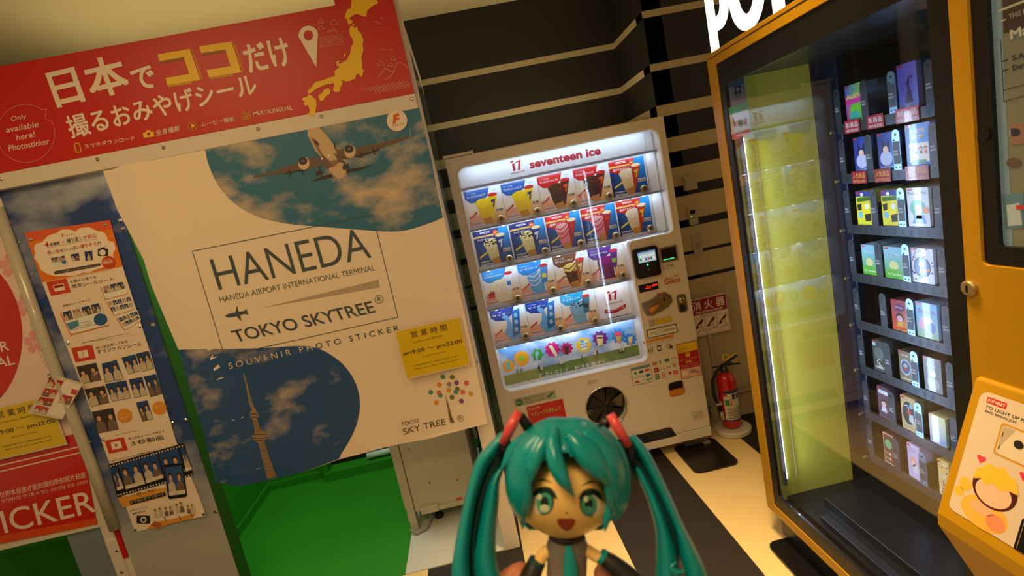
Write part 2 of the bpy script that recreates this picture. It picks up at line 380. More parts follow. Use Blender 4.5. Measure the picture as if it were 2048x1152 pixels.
P.line(P.px(p3((300,515),(610,458))), .0012, (170,120,90), 3)
def photo(pr, quad, c=(30, 62, 110), n=2, z=3, seed=0):
    """small printed photo of people posing: quad TL,TR,BR,BL in sheet units"""
    rnd = random.Random(seed); TL, TR, BR, BL = quad
    f = lambda x, y: (BL[0]*(1-x)*(1-y)+BR[0]*x*(1-y)+TL[0]*(1-x)*y+TR[0]*x*y, BL[1]*(1-x)*(1-y)+BR[1]*x*(1-y)+TL[1]*(1-x)*y+TR[1]*x*y)
    pr.poly([f(0,0),f(1,0),f(1,1),f(0,1)], c, z)
    for i in range(n):
        cx = (i+.5)/n+rnd.uniform(-.04, .04); hy = .58+rnd.uniform(-.04, .08); r = .17 if n < 3 else .12
        body = (205, 190, 165) if rnd.random() > .3 else (120, 100, 90)
        pr.poly([f(*q) for q in ((cx-r*1.35, .02), (cx+r*1.35, .02), (cx+r*1.2, hy-.22), (cx+r*.4, hy-.1), (cx-r*.4, hy-.1), (cx-r*1.2, hy-.22))], body, z+.6)
        pr.poly([f(*q) for q in ell(cx, hy+.05, r*.75, .17, 12)], (48, 32, 26), z+1)
        pr.poly([f(*q) for q in ell(cx, hy, r*.58, .125, 12)], (214, 166, 128), z+1.4)
        if rnd.random() > .5: pr.poly([f(*q) for q in ((cx-.02, hy-.3), (cx+r*1.3, hy-.16), (cx+r*1.25, hy-.08), (cx-.03, hy-.2))], (214, 166, 128), z+1.6)
def phpx(pr, pc, tl, tr, br, bl, **k): photo(pr, pr.px(pc(tl, tr, br, bl)), **k)
sd = 0
def strip(pc, tl, tr, br, bl, n, **k):
    global sd
    for i in range(n):
        a = i/n+.01; b = (i+1)/n-.01; L = lambda p, q, t: (p[0]+(q[0]-p[0])*t, p[1]+(q[1]-p[1])*t)
        sd += 1; phpx(P, pc, L(tl, tr, a), L(tl, tr, b), L(bl, br, b), L(bl, br, a), seed=sd, **k)
strip(p3, (318,580),(405,563),(412,595),(328,612), 3, n_=0) if False else None
def strips(pc, tl, tr, br, bl, n, c=(34,64,112), z=4, m=2):
    global sd
    for i in range(n):
        a = i/n+.015; b = (i+1)/n-.015; L = lambda p, q, t: (p[0]+(q[0]-p[0])*t, p[1]+(q[1]-p[1])*t)
        sd += 1; cc = c if sd % 3 else (196, 176, 148)
        phpx(P, pc, L(tl, tr, a), L(tl, tr, b), L(bl, br, b), L(bl, br, a), seed=sd, c=cc, z=z, n=m)
strips(p3, (318,580),(405,563),(410,592),(326,609), 4); P.poly(P.px(p3((330,612),(420,592),(428,622),(345,640))), (226,228,224), 3.5); P.poly(P.px(p3(*ell(402,604,14,12,12))), (40,110,160), 4)
phpx(P, p3, (443,557),(493,548),(500,592),(452,600), n=2, seed=3, z=4); phpx(P, p3, (528,540),(576,532),(582,590),(537,598), n=1, seed=5, z=4)
P.poly(P.px(p3(*rrect(612,520,676,566,6))), (50,40,36), 4); P.poly(P.px(p3(*ell(642,545,20,19,18))), (240,232,220), 4.6); P.poly(P.px(p3((630,515),(655,510),(658,520),(632,524))), (50,40,36), 4)
P.poly(P.px(p3(*ell(679,605,42,39,28))), (204,70,24), 5); q3('¥600', (648,620),(708,609), 24, (244,214,180), 6, .02); q3('プレミアム', (655,594),(694,587), 8, (244,214,180), 6)
P.poly(P.px(p3((340,668),(348,660),(620,612),(632,616),(628,626),(620,630),(350,682),(342,678))), (60,54,52), 3); q3('プレミアム撮影ならさらにスマホでもらえる', (350,676),(620,627), 10, (220,200,180), 4)
# red section tabs
def section(pc, k, tab, t1, t2, ic):
    P.poly(P.px(pc(*tab)), (206, 60, 28), 2)
    q3(t1[0], t1[1], t1[2], t1[3], DT, 3, 0, pc, k); q3(t2[0], t2[1], t2[2], t2[3], DT, 3, .004, pc, k)
    P.poly(P.px(pc(*ic)), (244, 230, 214), 3)
section(p3, 3.114, [(290,730),(415,705),(445,790),(320,815)], ('８種から選べる',(442,735),(602,704),17), ('限定シールシート',(455,768),(710,720),24), [(332,748),(398,735),(410,776),(345,788)])
P.poly(P.px(p3((338,752),(394,741),(399,757),(344,768))), (150,40,24), 4)
section(p4, 2.34, [(333,85),(430,68),(448,135),(352,152)], ('思い出を楽しく彩る',(450,92),(598,58),13), ('オリジナルフレーム',(456,112),(663,72),19), [(362,100),(408,92),(416,125),(371,133)])
P.line(P.px(p4((385,96),(394,129))), .002, (206,60,28), 4)
section(p4, 2.34, [(492,518),(580,500),(600,560),(512,578)], ('思い出をムービーで残そう',(604,514),(770,478),12), ('３秒動画',(615,542),(768,510),22), [(519,525),(565,516),(574,550),(528,560)])
P.poly(P.px(p4((538,530),(556,536),(543,548))), (206,60,28), 4)
q3('実物大シートサイズ', (395,885),(567,845), 14, DT)
# sample sheets
P.poly(P.px(p3((375,920),(628,858),(680,1000),(440,1062))), (214,120,40), 2.5); P.poly(P.px(p3((383,918),(626,858),(676,994),(444,1053))), (238,236,228), 3)
strips(p3, (388,918),(622,858),(638,912),(405,972), 4, m=2)
P.poly(P.px(p3(*ell(628,962,42,38,20))), (28,92,150), 4); P.poly(P.px(p3((415,985),(490,965),(495,1000),(440,1030))), (80,140,180), 4)
for a, b in (((500,985),(570,970)),((505,1000),(575,985)),((455,1025),(600,990))): P.line(P.px(p3(a, b)), .0015, (120,140,150), 5)
for quad in ([(632,752),(770,722),(800,800),(660,835)], [(668,848),(815,815),(838,895),(715,935)], [(725,950),(855,900),(880,965),(780,1028)]):
    P.poly(P.px(p3(*[(x-4, y+4) for x, y in quad])), (206,110,50), 2.5); P.poly(P.px(p3(*quad)), (238,234,226), 3)
L2 = lambda p, q, t: (p[0]+(q[0]-p[0])*t, p[1]+(q[1]-p[1])*t)
strips(p3, (640,755),(768,726),(784,768),(655,800), 3)
for (a, b, c, d) in (((672,852),(812,820),(822,845),(685,880)), ((688,888),(825,855),(834,880),(700,915)), ((735,955),(855,908),(864,930),(750,978)), ((755,985),(865,938),(872,958),(772,1010))): strips(p3, a, b, c, d, 5, m=1)
P.line(P.px(p3((510,1107),(800,1047))), .0015, (150,130,115), 3); P.line(P.px(p3((595,1100),(900,1045))), .0008, (190,170,150), 2)
P.line(P.px(p3((425,705),(700,650))), .0008, (190,170,150), 2)
# frames photos
for a in (((357,172),(450,153),(474,235),(385,252),2),((475,158),(545,140),(580,230),(492,246),2),((568,130),(632,113),(655,192),(600,208),2),((635,112),(695,97),(722,180),(665,196),2),
          ((397,278),(490,260),(512,340),(425,360),2),((492,253),(590,235),(613,318),(525,335),3),((602,232),(665,219),(690,305),(630,318),2),((672,218),(730,205),(760,298),(705,314),2),
          ((430,383),(530,363),(556,464),(460,483),2),((637,340),(690,328),(718,415),(668,428),2)):
    sd += 1; phpx(P, p4, *a[:4], n=a[4], seed=sd, c=(32,66,122) if sd % 4 else (60,50,56), z=3)
P.poly(P.px(p4(*ell(584,400,36,33,24))), (226,150,40), 4); P.poly(P.px(p4((565,425),(572,437),(585,428))), (226,150,40), 4); P.poly(P.px(p4(*ell(748,364,33,31,24))), (226,150,40), 4)
q3('限定フレーム', (562,400),(606,392), 10, (250,220,160), 5, 0, p4, 2.34); q3('追加中', (565,418),(604,411), 10, (250,220,160), 5, 0, p4, 2.34); q3('選べる', (728,365),(768,357), 12, (250,220,160), 5, 0, p4, 2.34)
P.line(P.px(p4((540,490),(650,468))), .0012, (150,130,115), 3); P.line(P.px(p4((385,60),(500,38))), .0012, (150,130,115), 3)
q3('人気カメラフレームが追加撮影で選べる！', (515,618),(735,566), 9, DT, 3, 0, p4, 2.34)
# film strip
film = [(510,628),(860,528),(905,680),(550,782)]
P.poly(P.px(p4(*film)), (30,24,24), 3)
for i in range(26):
    for e0, e1, o1 in (((512,632),(860,533), 4), ((546,768),(902,670), 4)):
        a = L2(e0, e1, (i+.25)/26); b = L2(e0, e1, (i+.7)/26)
        P.poly(P.px(p4((a[0]+1, a[1]+2),(b[0]+1, b[1]+2),(b[0]+3, b[1]+9),(a[0]+3, a[1]+9))), (226,214,196), 4)
fr = [((515,646),(548,638),(582,740),(552,750)),((556,630),(645,604),(682,718),(592,744)),((652,602),(735,580),(768,690),(688,716)),((745,578),(832,553),(866,662),(776,688)),((842,552),(862,546),(902,652),(872,660))]
for a in fr: sd += 1; phpx(P, p4, *a, n=2, seed=sd, c=(34,74,140), z=4); P.poly(P.px(p4(L2(a[0],a[3],.86),L2(a[1],a[2],.86),a[2],a[3])), (226,214,196), 6.5)
ph = [(768,632),(775,628),(852,622),(858,628),(876,772),(870,780),(795,790),(788,784)]
P.poly(P.px(p4(*ph)), (24,20,22), 7); sd += 1; phpx(P, p4, (774,642),(852,632),(870,762),(796,772), n=2, seed=sd, c=(44,88,150), z=7.5); P.poly(P.px(p4((792,756),(868,745),(870,764),(795,774))), (226,214,196), 9.5)
P.poly(P.px(p4((552,785),(780,735),(770,780),(608,822),(575,830))), (226,160,60), 2.5)
q3('撮影した動画を', (640,775),(735,752), 13, (90,60,30), 3, 0, p4, 2.34)
P.poly(P.px(p4((606,800),(772,757),(778,775),(612,818))), (40,34,32), 4); q3('スマホにダウンロード', (612,813),(770,772), 13, (236,220,180), 5, 0, p4, 2.34)
for a in (((712,828),(752,816),(765,872),(725,880)),((762,820),(805,808),(815,862),(775,872)),((812,800),(852,795),(868,850),(825,858)),((868,808),(905,806),(918,852),(880,858))): sd += 1; phpx(P, p4, *a, n=2, seed=sd, c=(232,220,196), z=4)
P.poly(P.px(p4(*rrect(640,868,702,906,6))), (40,34,34), 4); P.poly(P.px(p4(*ell(672,888,15,15,16))), (232,226,214), 5); P.poly(P.px(p4(*ell(672,888,9,9,16))), (60,54,52), 6)
P.poly(P.px(p4((690,930),(720,900),(800,885),(920,855),(900,880),(800,905),(730,930))), (222,150,50), 3); P.poly(P.px(p4((705,912),(725,893),(762,908),(742,930))), (180,100,40), 4)
for a, b in (((770,875),(776,890)),((840,868),(848,885)),((895,858),(905,872))): P.line(P.px(p4(a, b)), .003, (60,44,30), 5)
q3('メイキングムービーも', (608,852),(690,832), 11, DT, 3, 0, p4, 2.34); q3('撮影中だよ♪', (622,866),(684,850), 10, DT, 3, 0, p4, 2.34)
def curl(u, w):
    t = max(0, (.62-w)/.18); return (0, 0, .012*t*t*max(0, (u+1.6)/.2)+.0015*math.sin(w*9))
pm = P.build('promotion_poster', None, ('printed_ink',), .05, curl); tag(pm, 'long white promotion poster with an orange cloud heading pinned to the blue sky board', 'poster')
for p in (p3((190,463))[0], p3((655,370))[0], p4((318,60))[0], p4((483,510))[0], p4((808,433))[0], p3((870,1005))[0], p4((632,935))[0], p4((955,858))[0]):
    u, v = P.ray(*p); w = curl(u, v)[2]
    MB().lathe((u, 2.1955-w, v), [(.007, -.002), (.007, .002), (.004, .004)], 12, 'Y').build('pin', 'chrome', pm)

# ---- header sign
hd = Print((0, 2.168, 0), (1, 0, 0), (0, 0, 1), (0, -1, 0)); P = hd
zt, zb = H+.8385, H+.476; XR = -.085
head = empty('header_sign', (-1.1, 2.19, zb), 'wide red header sign with white Japanese lettering and a yellow map', 'sign')
mat('sign_red', (196, 26, 20), .42)
uh = lambda x, y: P.ray(x, y)
tab = [(-2.35, zb), (XR, zb), (XR, zt+.12)] + [(XR-.195+.02*math.cos(a), zt+.1+.02*math.sin(a)) for a in (1.57, 2.2, 3.14)] + [(XR-.215, zt+.03), (XR-.215, zt), (-2.35, zt)]
MB().prism([tab], XZ(2.1685), Vector((0, .03, 0))).build('board', 'sign_red', head)
sd = 0
WT = (238, 224, 206); YL = (240, 196, 20)
P.tpx('日本', (117,215),(262,180),(91,143), WT, 2, .045); P.tpx('で', (272,183),(314,173),(260,141), WT, 2, .045)
for TL, TR, BR, BL in (((315,109),(380,98),(397.6,160),(336,171)), ((398.6,93),(463.5,83),(481,144),(418.4,155))):
    f = lambda x, y: (TL[0]+(TR[0]-TL[0])*x+(BL[0]-TL[0])*y, TL[1]+(TR[1]-TL[1])*x+(BL[1]-TL[1])*y)
    K = [(0,0),(1,0),(1,1),(0,1),(0,.76),(.74,.76),(.74,.22),(0,.22)]
    P.poly(P.px([f(*q) for q in K]), YL, 2)
    P.line(P.px([f(1.05,.02), f(1.05,1.0)]), .0016, YL, 2); P.line(P.px([f(1.09,.1), f(1.09,.98)]), .001, YL, 2)
    for i in range(30):
        x = .03+.7*i/30; P.line(P.px([f(x,.24), f(x,.285)]), .0022, (150,110,20), 2); P.line(P.px([f(x,1.0), f(x,1.06)]), .0022, (220,170,20), 2)
P.tpx('だけ', (500,146),(586,128),(483,93), WT, 2, .045)
# pin mark
a = [(617+19.5*math.cos(t)+ (0), 71-19.5*math.sin(t)) for t in [math.radians(x) for x in range(-20, 205, 15)]]
P.poly(P.px(a+[(633,135)]), WT, 2); P.poly(P.px(ell(617,71,9.5,10,24)), (190,26,20), 3)
c2 = crop(440, 0, 2.881)
P.tpx('撮るおみやげシール', (144,277),(517,188),(129,234), WT, 2, .03)
P.tpx('スマホダウンロード', (170,298),(271,279.5),(168,289), WT, 2, .008); P.tpx('全身撮影', (313,272),(361,262),(311,260.5), WT, 2, .008)
P.tpx('ムービー撮影', (403.5,254),(470.5,242),(401,245), WT, 2, .008); P.tpx('MULTILINGUAL', (508,232),(586,219),(506,224), WT, 2, .01)
P.line(P.px([(149,288),(159,286),(163,303),(153,305)]), .003, YL, 2, True)
P.poly(P.px([(286,266),(291,265),(293,261),(300,260),(302,264),(307,263),(309,273),(288,276)]), YL, 2); P.poly(P.px(ell(297.5,268,3.2,3.2,14)), (170,22,18), 3)
P.line(P.px(ell(385.5,252,9,9,24)), .003, YL, 2, True); P.poly(P.px([(382,247),(391,251),(384,257)]), YL, 2)
P.line(P.px(ell(493,232,9,9,24)), .0026, YL, 2, True); P.line(P.px(ell(493,232,4,9,18)), .0018, YL, 2, True); P.line(P.px([(484,234),(502,230)]), .0018, YL, 2); P.line(P.px([(491,223),(495,241)]), .0018, YL, 2)
bub = [(52+58*math.cos(t), 267-58*math.sin(t)) for t in [math.radians(x) for x in range(55, 391, 8)]]
P.line(P.px(bub[:1]+[(94,218),(90,236)]+bub[::-1][:1]), .0016, (236,150,140), 2); P.line(P.px(bub), .0016, (236,150,140), 2)
for t, bl, br, tl in (('Only',(23,246),(54,240),(21.5,233)),('available',(13,266),(78,254),(12,254)),('here!',(34,281),(71,274),(32,269)),('Photosticker',(19,303),(100,288),(17,291))): P.tpx(t, bl, br, tl, (238,206,190), 2, .01)
# map of Japan
J = {'honshu': [(745,170),(752,152),(768,150),(775,165),(790,150),(795,175),(812,192),(828,230),(822,262),(828,290),(815,330),(822,370),(818,398),(830,405),(818,442),(805,440),(802,425),(785,432),(780,460),(768,455),(750,468),(725,470),(700,462),(708,478),(697,500),(690,530),(665,532),(650,515),(662,495),(655,478),(635,484),(610,488),(560,510),(535,530),(512,545),(506,525),(530,500),(548,475),(600,460),(640,445),(662,440),(662,410),(690,385),(672,378),(672,355),(690,348),(684,368),(700,365),(732,345),(752,305),(756,270),(768,250),(765,225),(748,200)],
     'hokkaido': [(760,-40),(870,-30),(905,0),(912,20),(880,35),(850,60),(842,98),(820,92),(790,82),(760,92),(745,108),(768,128),(740,145),(732,110),(716,104),(724,80),(735,55),(755,48)],
     'kyushu': [(472,575),(480,563),(500,560),(512,545),(530,552),(555,580),(557,612),(550,640),(545,662),(525,672),(510,655),(520,640),(508,605),(495,610),(480,600),(490,588)],
     'shikoku': [(568,548),(590,535),(600,515),(625,508),(638,525),(632,545),(610,556),(598,578),(580,583),(570,570)],
     'sado': [(715,318),(722,303),(726,316),(716,330)], 'oshima': [(762,140),(775,138),(772,152)]}
for k, v in J.items(): P.poly(P.px(c2(*v)), YL, 3)
LN = (236,190,176)
def cloudlet(x, y, r):
    P.line(P.px(c2(*[(x+r*a, y+r*b) for a, b in ((-1,.5),(-.95,.1),(-.6,0),(-.5,-.4),(-.1,-.6),(.3,-.4),(.4,0),(.8,.05),(1,.4),(.9,.55),(-1,.5))])), .0014, LN, 2)
for a in ((583,122,18),(583,160,18),(660,128,24),(928,365,22),(984,372,17),(1000,337,17)): cloudlet(*a)
P.line(P.px(c2((618,192),(632,172),(636,186),(650,165),(655,184),(664,168),(673,190))), .0014, LN, 2)
for r in range(5):
    for i in range(9): x = 575+i*15+(r % 2)*6; y = 222+r*13-i*2.4; P.line(P.px(c2((x,y),(x+5,y-5),(x+10,y))), .0013, LN, 2)
for r in range(5):
    for i in range(14):
        x = 812+r*26+i*18; y = 517+r*4-i*3.4
        if x < 1090: P.line(P.px(c2((x,y),(x+6,y-6),(x+12,y))), .0013, LN, 2)
for x, y in ((885,128),(900,140),(922,108),(928,290),(970,292)): P.line(P.px(c2((x,y),(x+7,y-6),(x+13,y-1),(x+20,y-7),(x+26,y-2))), .0013, LN, 2)
P.line(P.px(c2((918,440),(935,415),(950,392),(962,398),(978,408),(998,415))), .0016, LN, 2); P.line(P.px(c2((950,458),(985,440),(1000,415),(1020,362),(1035,358),(1048,362),(1065,378),(1082,388))), .0016, LN, 2)
P.build('lettering', head, ('printed_ink',))
bx('fixing_strip', 'booth_white', head, -2.35, XR+.003, 2.168, 2.2, H+.419, zb-.0005, .002)
for p in ((195,319),(327,295),(516,258),(643,233),(823,198),(2,358)):
    u, v = P.ray(*p); MB().lathe((u, 2.1678, v), [(.007, 0), (.007, .002), (.003, .005)], 12, 'Y').build('rivet', 'steel', head)

# ---- airport banner
bn = Print((0, 2.178, 0), (1, 0, 0), (0, 0, 1), (0, -1, 0)); P = bn; c5 = crop(340, 380, 3.2); c6 = crop(340, 680, 2.44)
cloud_mat('teal_sky', ((44, 112, 150), (224, 196, 160)), 3.1, .5, (.48, .66)); cloud_mat('deep_sky', ((38, 82, 140), (196, 180, 160)), 3.6, .5, (.52, .70))
xl, xr = -1.31, -.083
bot = [(437,958),(480,962),(530,956),(600,942),(680,916),(760,898),(800,890),(860,880),(920,862),(975,845)]
edge = P.px([(206,340),(838,216),(870,350),(905,520),(945,700)])
full = P.px([(206,340),(300,321),(420,297),(560,270),(700,243),(838,216),(872,356),(908,530),(945,700),(975,845)]+bot[::-1][1:]+[(415,870),(385,780),(360,698),(335,640),(305,570),(290,520),(262,470),(235,420)])
P.poly(full, (242, 226, 206), 0)
sp_ = lambda q, n=5: P.px(spline(q, n))
P.poly(P.px([(413,299),(560,270),(700,243),(838,216),(862,315),(886,435)])+sp_([(886,435),(860,446),(815,460),(777,463),(715,459),(652,454),(590,449),(543,441),(502,427),(471,407),(448,384),(430,356),(417,323),(413,302)])[1:], None, 1, 1)
P.poly(sp_([(360,698),(397,696),(463,697),(530,695),(594,691),(627,693),(660,707),(692,734),(713,770),(720,807),(715,844),(701,877),(684,905),(679,915)])+P.px([(600,942),(530,956),(480,962),(437,958),(415,870),(385,780)]), None, 1, 2)
GY = (70, 84, 92)
P.line(P.px([(387,502),(746,430),(796,634),(451,711)]), .0028, GY, 2, True)
P.tpx('HANEDA', (440,579),(744,514),(421,519), GY, 3, -.006); P.tpx('HANEDA AIRPORT INTERNATIONAL TERMINAL', (443,604),(751,540),(440,593), GY, 3, -.008)
P.poly(P.px([(525,615),(757,559),(760,574)]), (186,168,146), 2)
P.poly(P.px(c5((360,800),(380,790),(425,780),(430,755),(436,738),(442,770),(448,776),(480,772),(495,755),(498,775),(507,795),(485,790),(455,798),(462,835),(440,815),(432,805),(385,814),(362,808))), GY, 3)
P.tpx('TOKYO SKYTREE', (474,684),(753,624),(462,661), GY, 3, .01); P.line(P.px(ell(758.5,598,8,8,24)), .002, GY, 3, True); P.tpx('R', (756,603),(763,601),(754.5,594), GY, 3)
P.tpx('S O U V E N I R   P H', (461,737),(627,699),(458,725), (226,206,184), 4, .004); P.tpx('O T O   S T I C K E R', (634,697),(799,661),(631,686), GY, 4, .004)
tow = [(360,160),(366,160),(380,205),(404,290),(412,310),(422,330),(432,345),(442,352),(440,372),(432,378),(450,428),(483,445),(485,470),(470,485),(495,560),(530,648),(488,662),(470,600),(455,540),(440,490),(415,475),(413,455),(424,440),(412,380),(398,372),(398,345),(406,335),(392,305),(374,215)]
P.poly(P.px(c6(*tow)), (150,128,104), 3)
for a, b in (((398,352),(442,358)),((400,368),(440,372)),((413,452),(484,450)),((415,470),(484,466)),((425,480),(476,476))): P.line(P.px(c6(a, b)), .0035, (84,70,62), 4)
for k in range(9):
    y = 490+k*19; P.line(P.px(c6((440+k*5.4, y),(474+k*6.4, y-3))), .0015, (110,92,76), 4)
for k in range(4): P.line(P.px(c6((450+k*9, 492),(490+k*13, 655))), .0014, (110,92,76), 4)
for k in range(3): P.line(P.px(c6((424+k*8, 385),(432+k*8, 438))), .0014, (100,84,70), 4)
# aeroplane
pb, pd, pw = (104,86,74), (52,40,36), (206,178,142)
P.poly(P.px(c2((188,1018),(300,992),(440,942),(545,905),(590,960),(500,975),(370,1000),(200,1024))), pb, 2.4); P.poly(P.px(c2((370,1000),(500,972),(520,980),(380,1006))), pd, 2.6)
P.poly(P.px(c2((665,866),(780,853),(960,815),(1092,783),(1095,795),(920,860),(800,905),(700,922),(680,900))), pb, 2.4); P.poly(P.px(c2((780,900),(920,858),(922,866),(800,912))), pd, 2.6)
P.poly(P.px(c2((528,1048),(600,1012),(645,1004),(655,1022),(590,1036))), pd, 2.4); P.poly(P.px(c2((728,978),(800,966),(892,954),(800,985),(735,1000))), pd, 2.4)
P.poly(P.px(c2((170,985),(180,1005),(200,1020),(192,1020))), pw, 2.6); P.line(P.px(c2((1096,745),(1094,790))), .002, pw, 2.6)
P.poly(P.px(c2((508,750),(518,738),(540,730),(572,732),(592,755),(625,790),(655,830),(668,862),(688,918),(716,958),(730,985),(728,1010),(708,1034),(680,1028),(650,1002),(615,955),(585,905),(552,868),(525,812),(508,780))), pw, 3)
P.poly(P.px(c2((525,795),(560,860),(590,905),(620,958),(655,965),(690,935),(680,920),(640,930),(605,905),(560,830),(545,800))), (140,112,88), 3.4)
P.poly(P.px(c2((560,905),(605,900),(655,960),(620,975),(585,950))), pb, 3.6); P.poly(P.px(c2((655,880),(700,905),(712,935),(690,938))), pb, 3.6)
for cx, cy in ((487,942),(752,874)): P.poly(P.px(c2(*ell(cx,cy,33,38,24))), (214,188,152), 4); P.poly(P.px(c2(*ell(cx-5,cy-14,25,23,20))), pd, 5); P.poly(P.px(c2(*ell(cx-5,cy-13,9,8,12))), (120,98,80), 5.5)
for cx, cy in ((565,1002),(585,997),(718,966),(738,958)): P.poly(P.px(c2(*ell(cx,cy,9,15,12))), pd, 5)
for a, b in (((578,960),(575,990)),((712,930),(728,955)),((478,978),(482,1005)),((404,985),(408,1015)),((812,880),(822,912)),((880,850),(893,888))): P.line(P.px(c2(a, b)), .005, pd, 4.5)
P.poly(P.px(c2((545,800),(575,830),(572,845),(548,820))), pd, 4.5); P.line(P.px(c2((660,820),(668,860))), .004, pd, 4)
for p in ((592,915),(632,898)): P.poly(P.px(c2(*ell(p[0],p[1],5,8,10))), (255,246,220), 6)
P.line(P.px(c2((703,1025),(706,1040))), .002, pd, 4)
# round logo sticker
P.poly(P.px(ell(794.5,242,20.5,21,32)), (240,224,200), 6); P.line(P.px(ell(794.5,242,20.5,21,32)), .001, (214,190,160), 6.4, True)
P.line(P.px([(789,247),(791,239),(790,233),(797,230)]), .011, (226,96,20), 7); P.line(P.px([(792,240),(798,238)]), .009, (226,96,20), 7); P.tpx('ファミプリ', (785,256),(808,251),(784,250), (90,70,60), 7)
# tree of dots
DC = {'t': (90,150,136), 'g': (110,124,74), 'o': (226,150,50), 'v': (170,140,158), 'p': (120,80,130), 'r': (214,110,104), 'y': (206,166,56)}
for x, y, k in ((1332,181,'t'),(1377,181,'g'),(1313,220,'o'),(1362,217,'v'),(1398,208,'p'),(1446,208,'r'),(1272,259,'t'),(1312,260,'r'),(1360,245,'y'),(1402,238,'g'),(1395,254,'t'),(1428,253,'r'),(1467,259,'y'),(1319,273,'t'),(1376,281,'g'),(1298,310,'o'),(1422,298,'p')):
    P.poly(P.px(c6(*ell(x, y, 12, 12, 18))), DC[k], 3+.01*(x % 7))
P.poly(P.px(c6((1340,245),(1344,265),(1350,290),(1358,315),(1362,330),(1372,370),(1388,405),(1368,410),(1362,380),(1354,330),(1350,318),(1348,290))), (120,98,72), 5)
P.tpx('TOKYO', (803,855),(837,847),(801.5,847), (96,84,72), 4); P.tpx('SKY TREE', (807,872),(892,851),(804,860), (96,84,72), 4); P.line(P.px(ell(921,837,6,6,20)), .002, (96,84,72), 4, True); P.tpx('R', (919,840),(924,839),(918,834), (96,84,72), 4)
BN = bn
def bwave(u, w):
    """soft folds: a pleat at the left edge, a lifted lower hem"""
    dz = H+.43-w; a = min(1, dz/1.3)
    f = .010*math.exp(-((u+1.27+.04*a)/.035)**2)*(1-.3*a)*-1+.016*math.exp(-((u+1.19-.05*a)/.05)**2)*(.4+.6*a)
    f += .006*a*math.sin(u*9+1)+.004*math.sin(w*7+u*3)*a
    f += .020*a**3*math.sin(u*5.2+.8)
    return (0, 0, f+.008)
b = P.build('airport_banner', None, ('printed_ink', 'teal_sky', 'deep_sky'), .045, bwave)
tag(b, 'large cloth banner with an aeroplane, HANEDA lettering and a broadcast tower', 'banner')
# the back of the cloth, seen as the same sheet
# ---- opening hours signs
def hours(name, x, z, y, label, lean=0):
    s = Print((x, y, z), (1, 0, 0), (0, 0, 1), (0, -1, 0)); w, h = .275, .212
    s.rect(0, 0, w, h, (226, 214, 190), 0); s.rect(.004, .004, w-.004, h-.004, (226, 194, 14), 1)
    k = (50, 44, 22)
    s.t('営 業 時 間', .062, h-.045, .150, .028, k, 2, .008); s.t('business hours / 营业时间', .062, h-.067, .125, .008, k, 2)
    s.t('am9:00 ～ pm22:00', .012, h-.115, .25, .021, k, 2, .02); s.t('Japan Standard Time Member', .085, h-.135, .10, .006, k, 2)
    s.t('※22:00を過ぎてのご利用はお控えください', .040, h-.166, .195, .008, k, 2); s.t('Please refrain them using after 22:00.', .045, h-.182, .185, .008, k, 2)
    o = s.build(name, None, ('glossy_print',)); tag(o, label, 'sign', 'yellow opening hours signs')
    m = MB().box(x, x+w, y+.0008, y+.003, z, z+h).build('backing', 'paper_white', o)
q = bn.ray(812, 756); hours('opening_hours_sign', q[0]+.004, q[1], 2.178-.022, 'yellow opening hours sign fixed on the airport banner beside the ice cream machine')
LB = Print((0, 2.20, 0), (1, 0, 0), (0, 0, 1), (0, -1, 0)); q = LB.ray(4, 918)
hours('opening_hours_sign', q[0]-.008, q[1]+.002, 2.188, 'yellow opening hours sign at the left edge, partly covered by a pouch of photos')

# ---- booth to the left with its own sheet
P = LB
P.poly(P.px([(-160,470),(3,418),(40,530),(93,690),(125,800),(158,866),(-160,935)]), (240, 210, 200), 0)
redc = [(-60+105*math.cos(t), 672+152*math.sin(t)) for t in [2*math.pi*k/40 for k in range(40)]]
P.poly(P.px([(max(-160, x), y) for x, y in redc]), (200, 34, 22), 2)
def flower(cx, cy, r):
    for k in range(5):
        a = math.radians(90+72*k+12); c, s_ = math.cos(a), -math.sin(a)
        pt = [(cx+c*r*t+(-s_)*r*w, cy+s_*r*t+c*r*w) for t, w in ((.08,0),(.4,-.30),(.75,-.36),(.97,-.16),(.86,0),(.97,.16),(.75,.36),(.4,.30))]
        P.poly(P.px(pt), (232, 160, 160), 1); P.line(P.px([(cx, cy), (cx+c*r*.4, cy+s_*r*.4)]), .0012, (240,210,200), 1.5)
for a in ((21,531,25),(50,611,24),(70,684,24),(3,452,22)): flower(*a)
P.line(P.px([(12,465),(50,590),(70,684),(92,735)]), .0015, (190,150,130), 1.6)
P.tpx('TERMINAL', (-112,760),(31,728),(-117,741), (240,224,214), 3, .01); P.tpx('FOR', (-35,712),(20,700),(-40,692), (240,224,214), 3, .01)
P.poly(P.px([(-160,935),(158,866),(176,950),(194,1048),(100,1068),(-160,1120)]), (204, 36, 22), 1)
for y in (931, 943): P.line(P.px([(-160, y+38), (165, y-39)]), .0055, (240,210,190), 2)
P.poly(P.px([(-160,1100),(193,1036),(195,1048),(100,1068),(-160,1120)]), (226, 84, 26), 1.5)
P.tpx('仅用本设施才能拍摄的原创照片贴纸', (1,996),(173,955),(-1,984), (244,220,204), 3, .01); P.tpx('여기에서만 만나볼 수 있는 오리지널 포토 스티커', (5,1006),(176,967),(3,998), (244,220,204), 3, .004)
P.tpx('STICKER', (-66,1085),(194,1023),(-79,1041), (244,222,206), 3, .006)
o = P.build('sticker_poster', None, ('glossy_print',)); tag(o, 'red and pink poster with cherry blossoms and STICKER lettering at the left edge', 'poster')
lbt = empty('neighbouring_booth', (-2.0, 2.5, 0), 'second photo booth at the left edge with a grey post and green inside', 'photo booth')
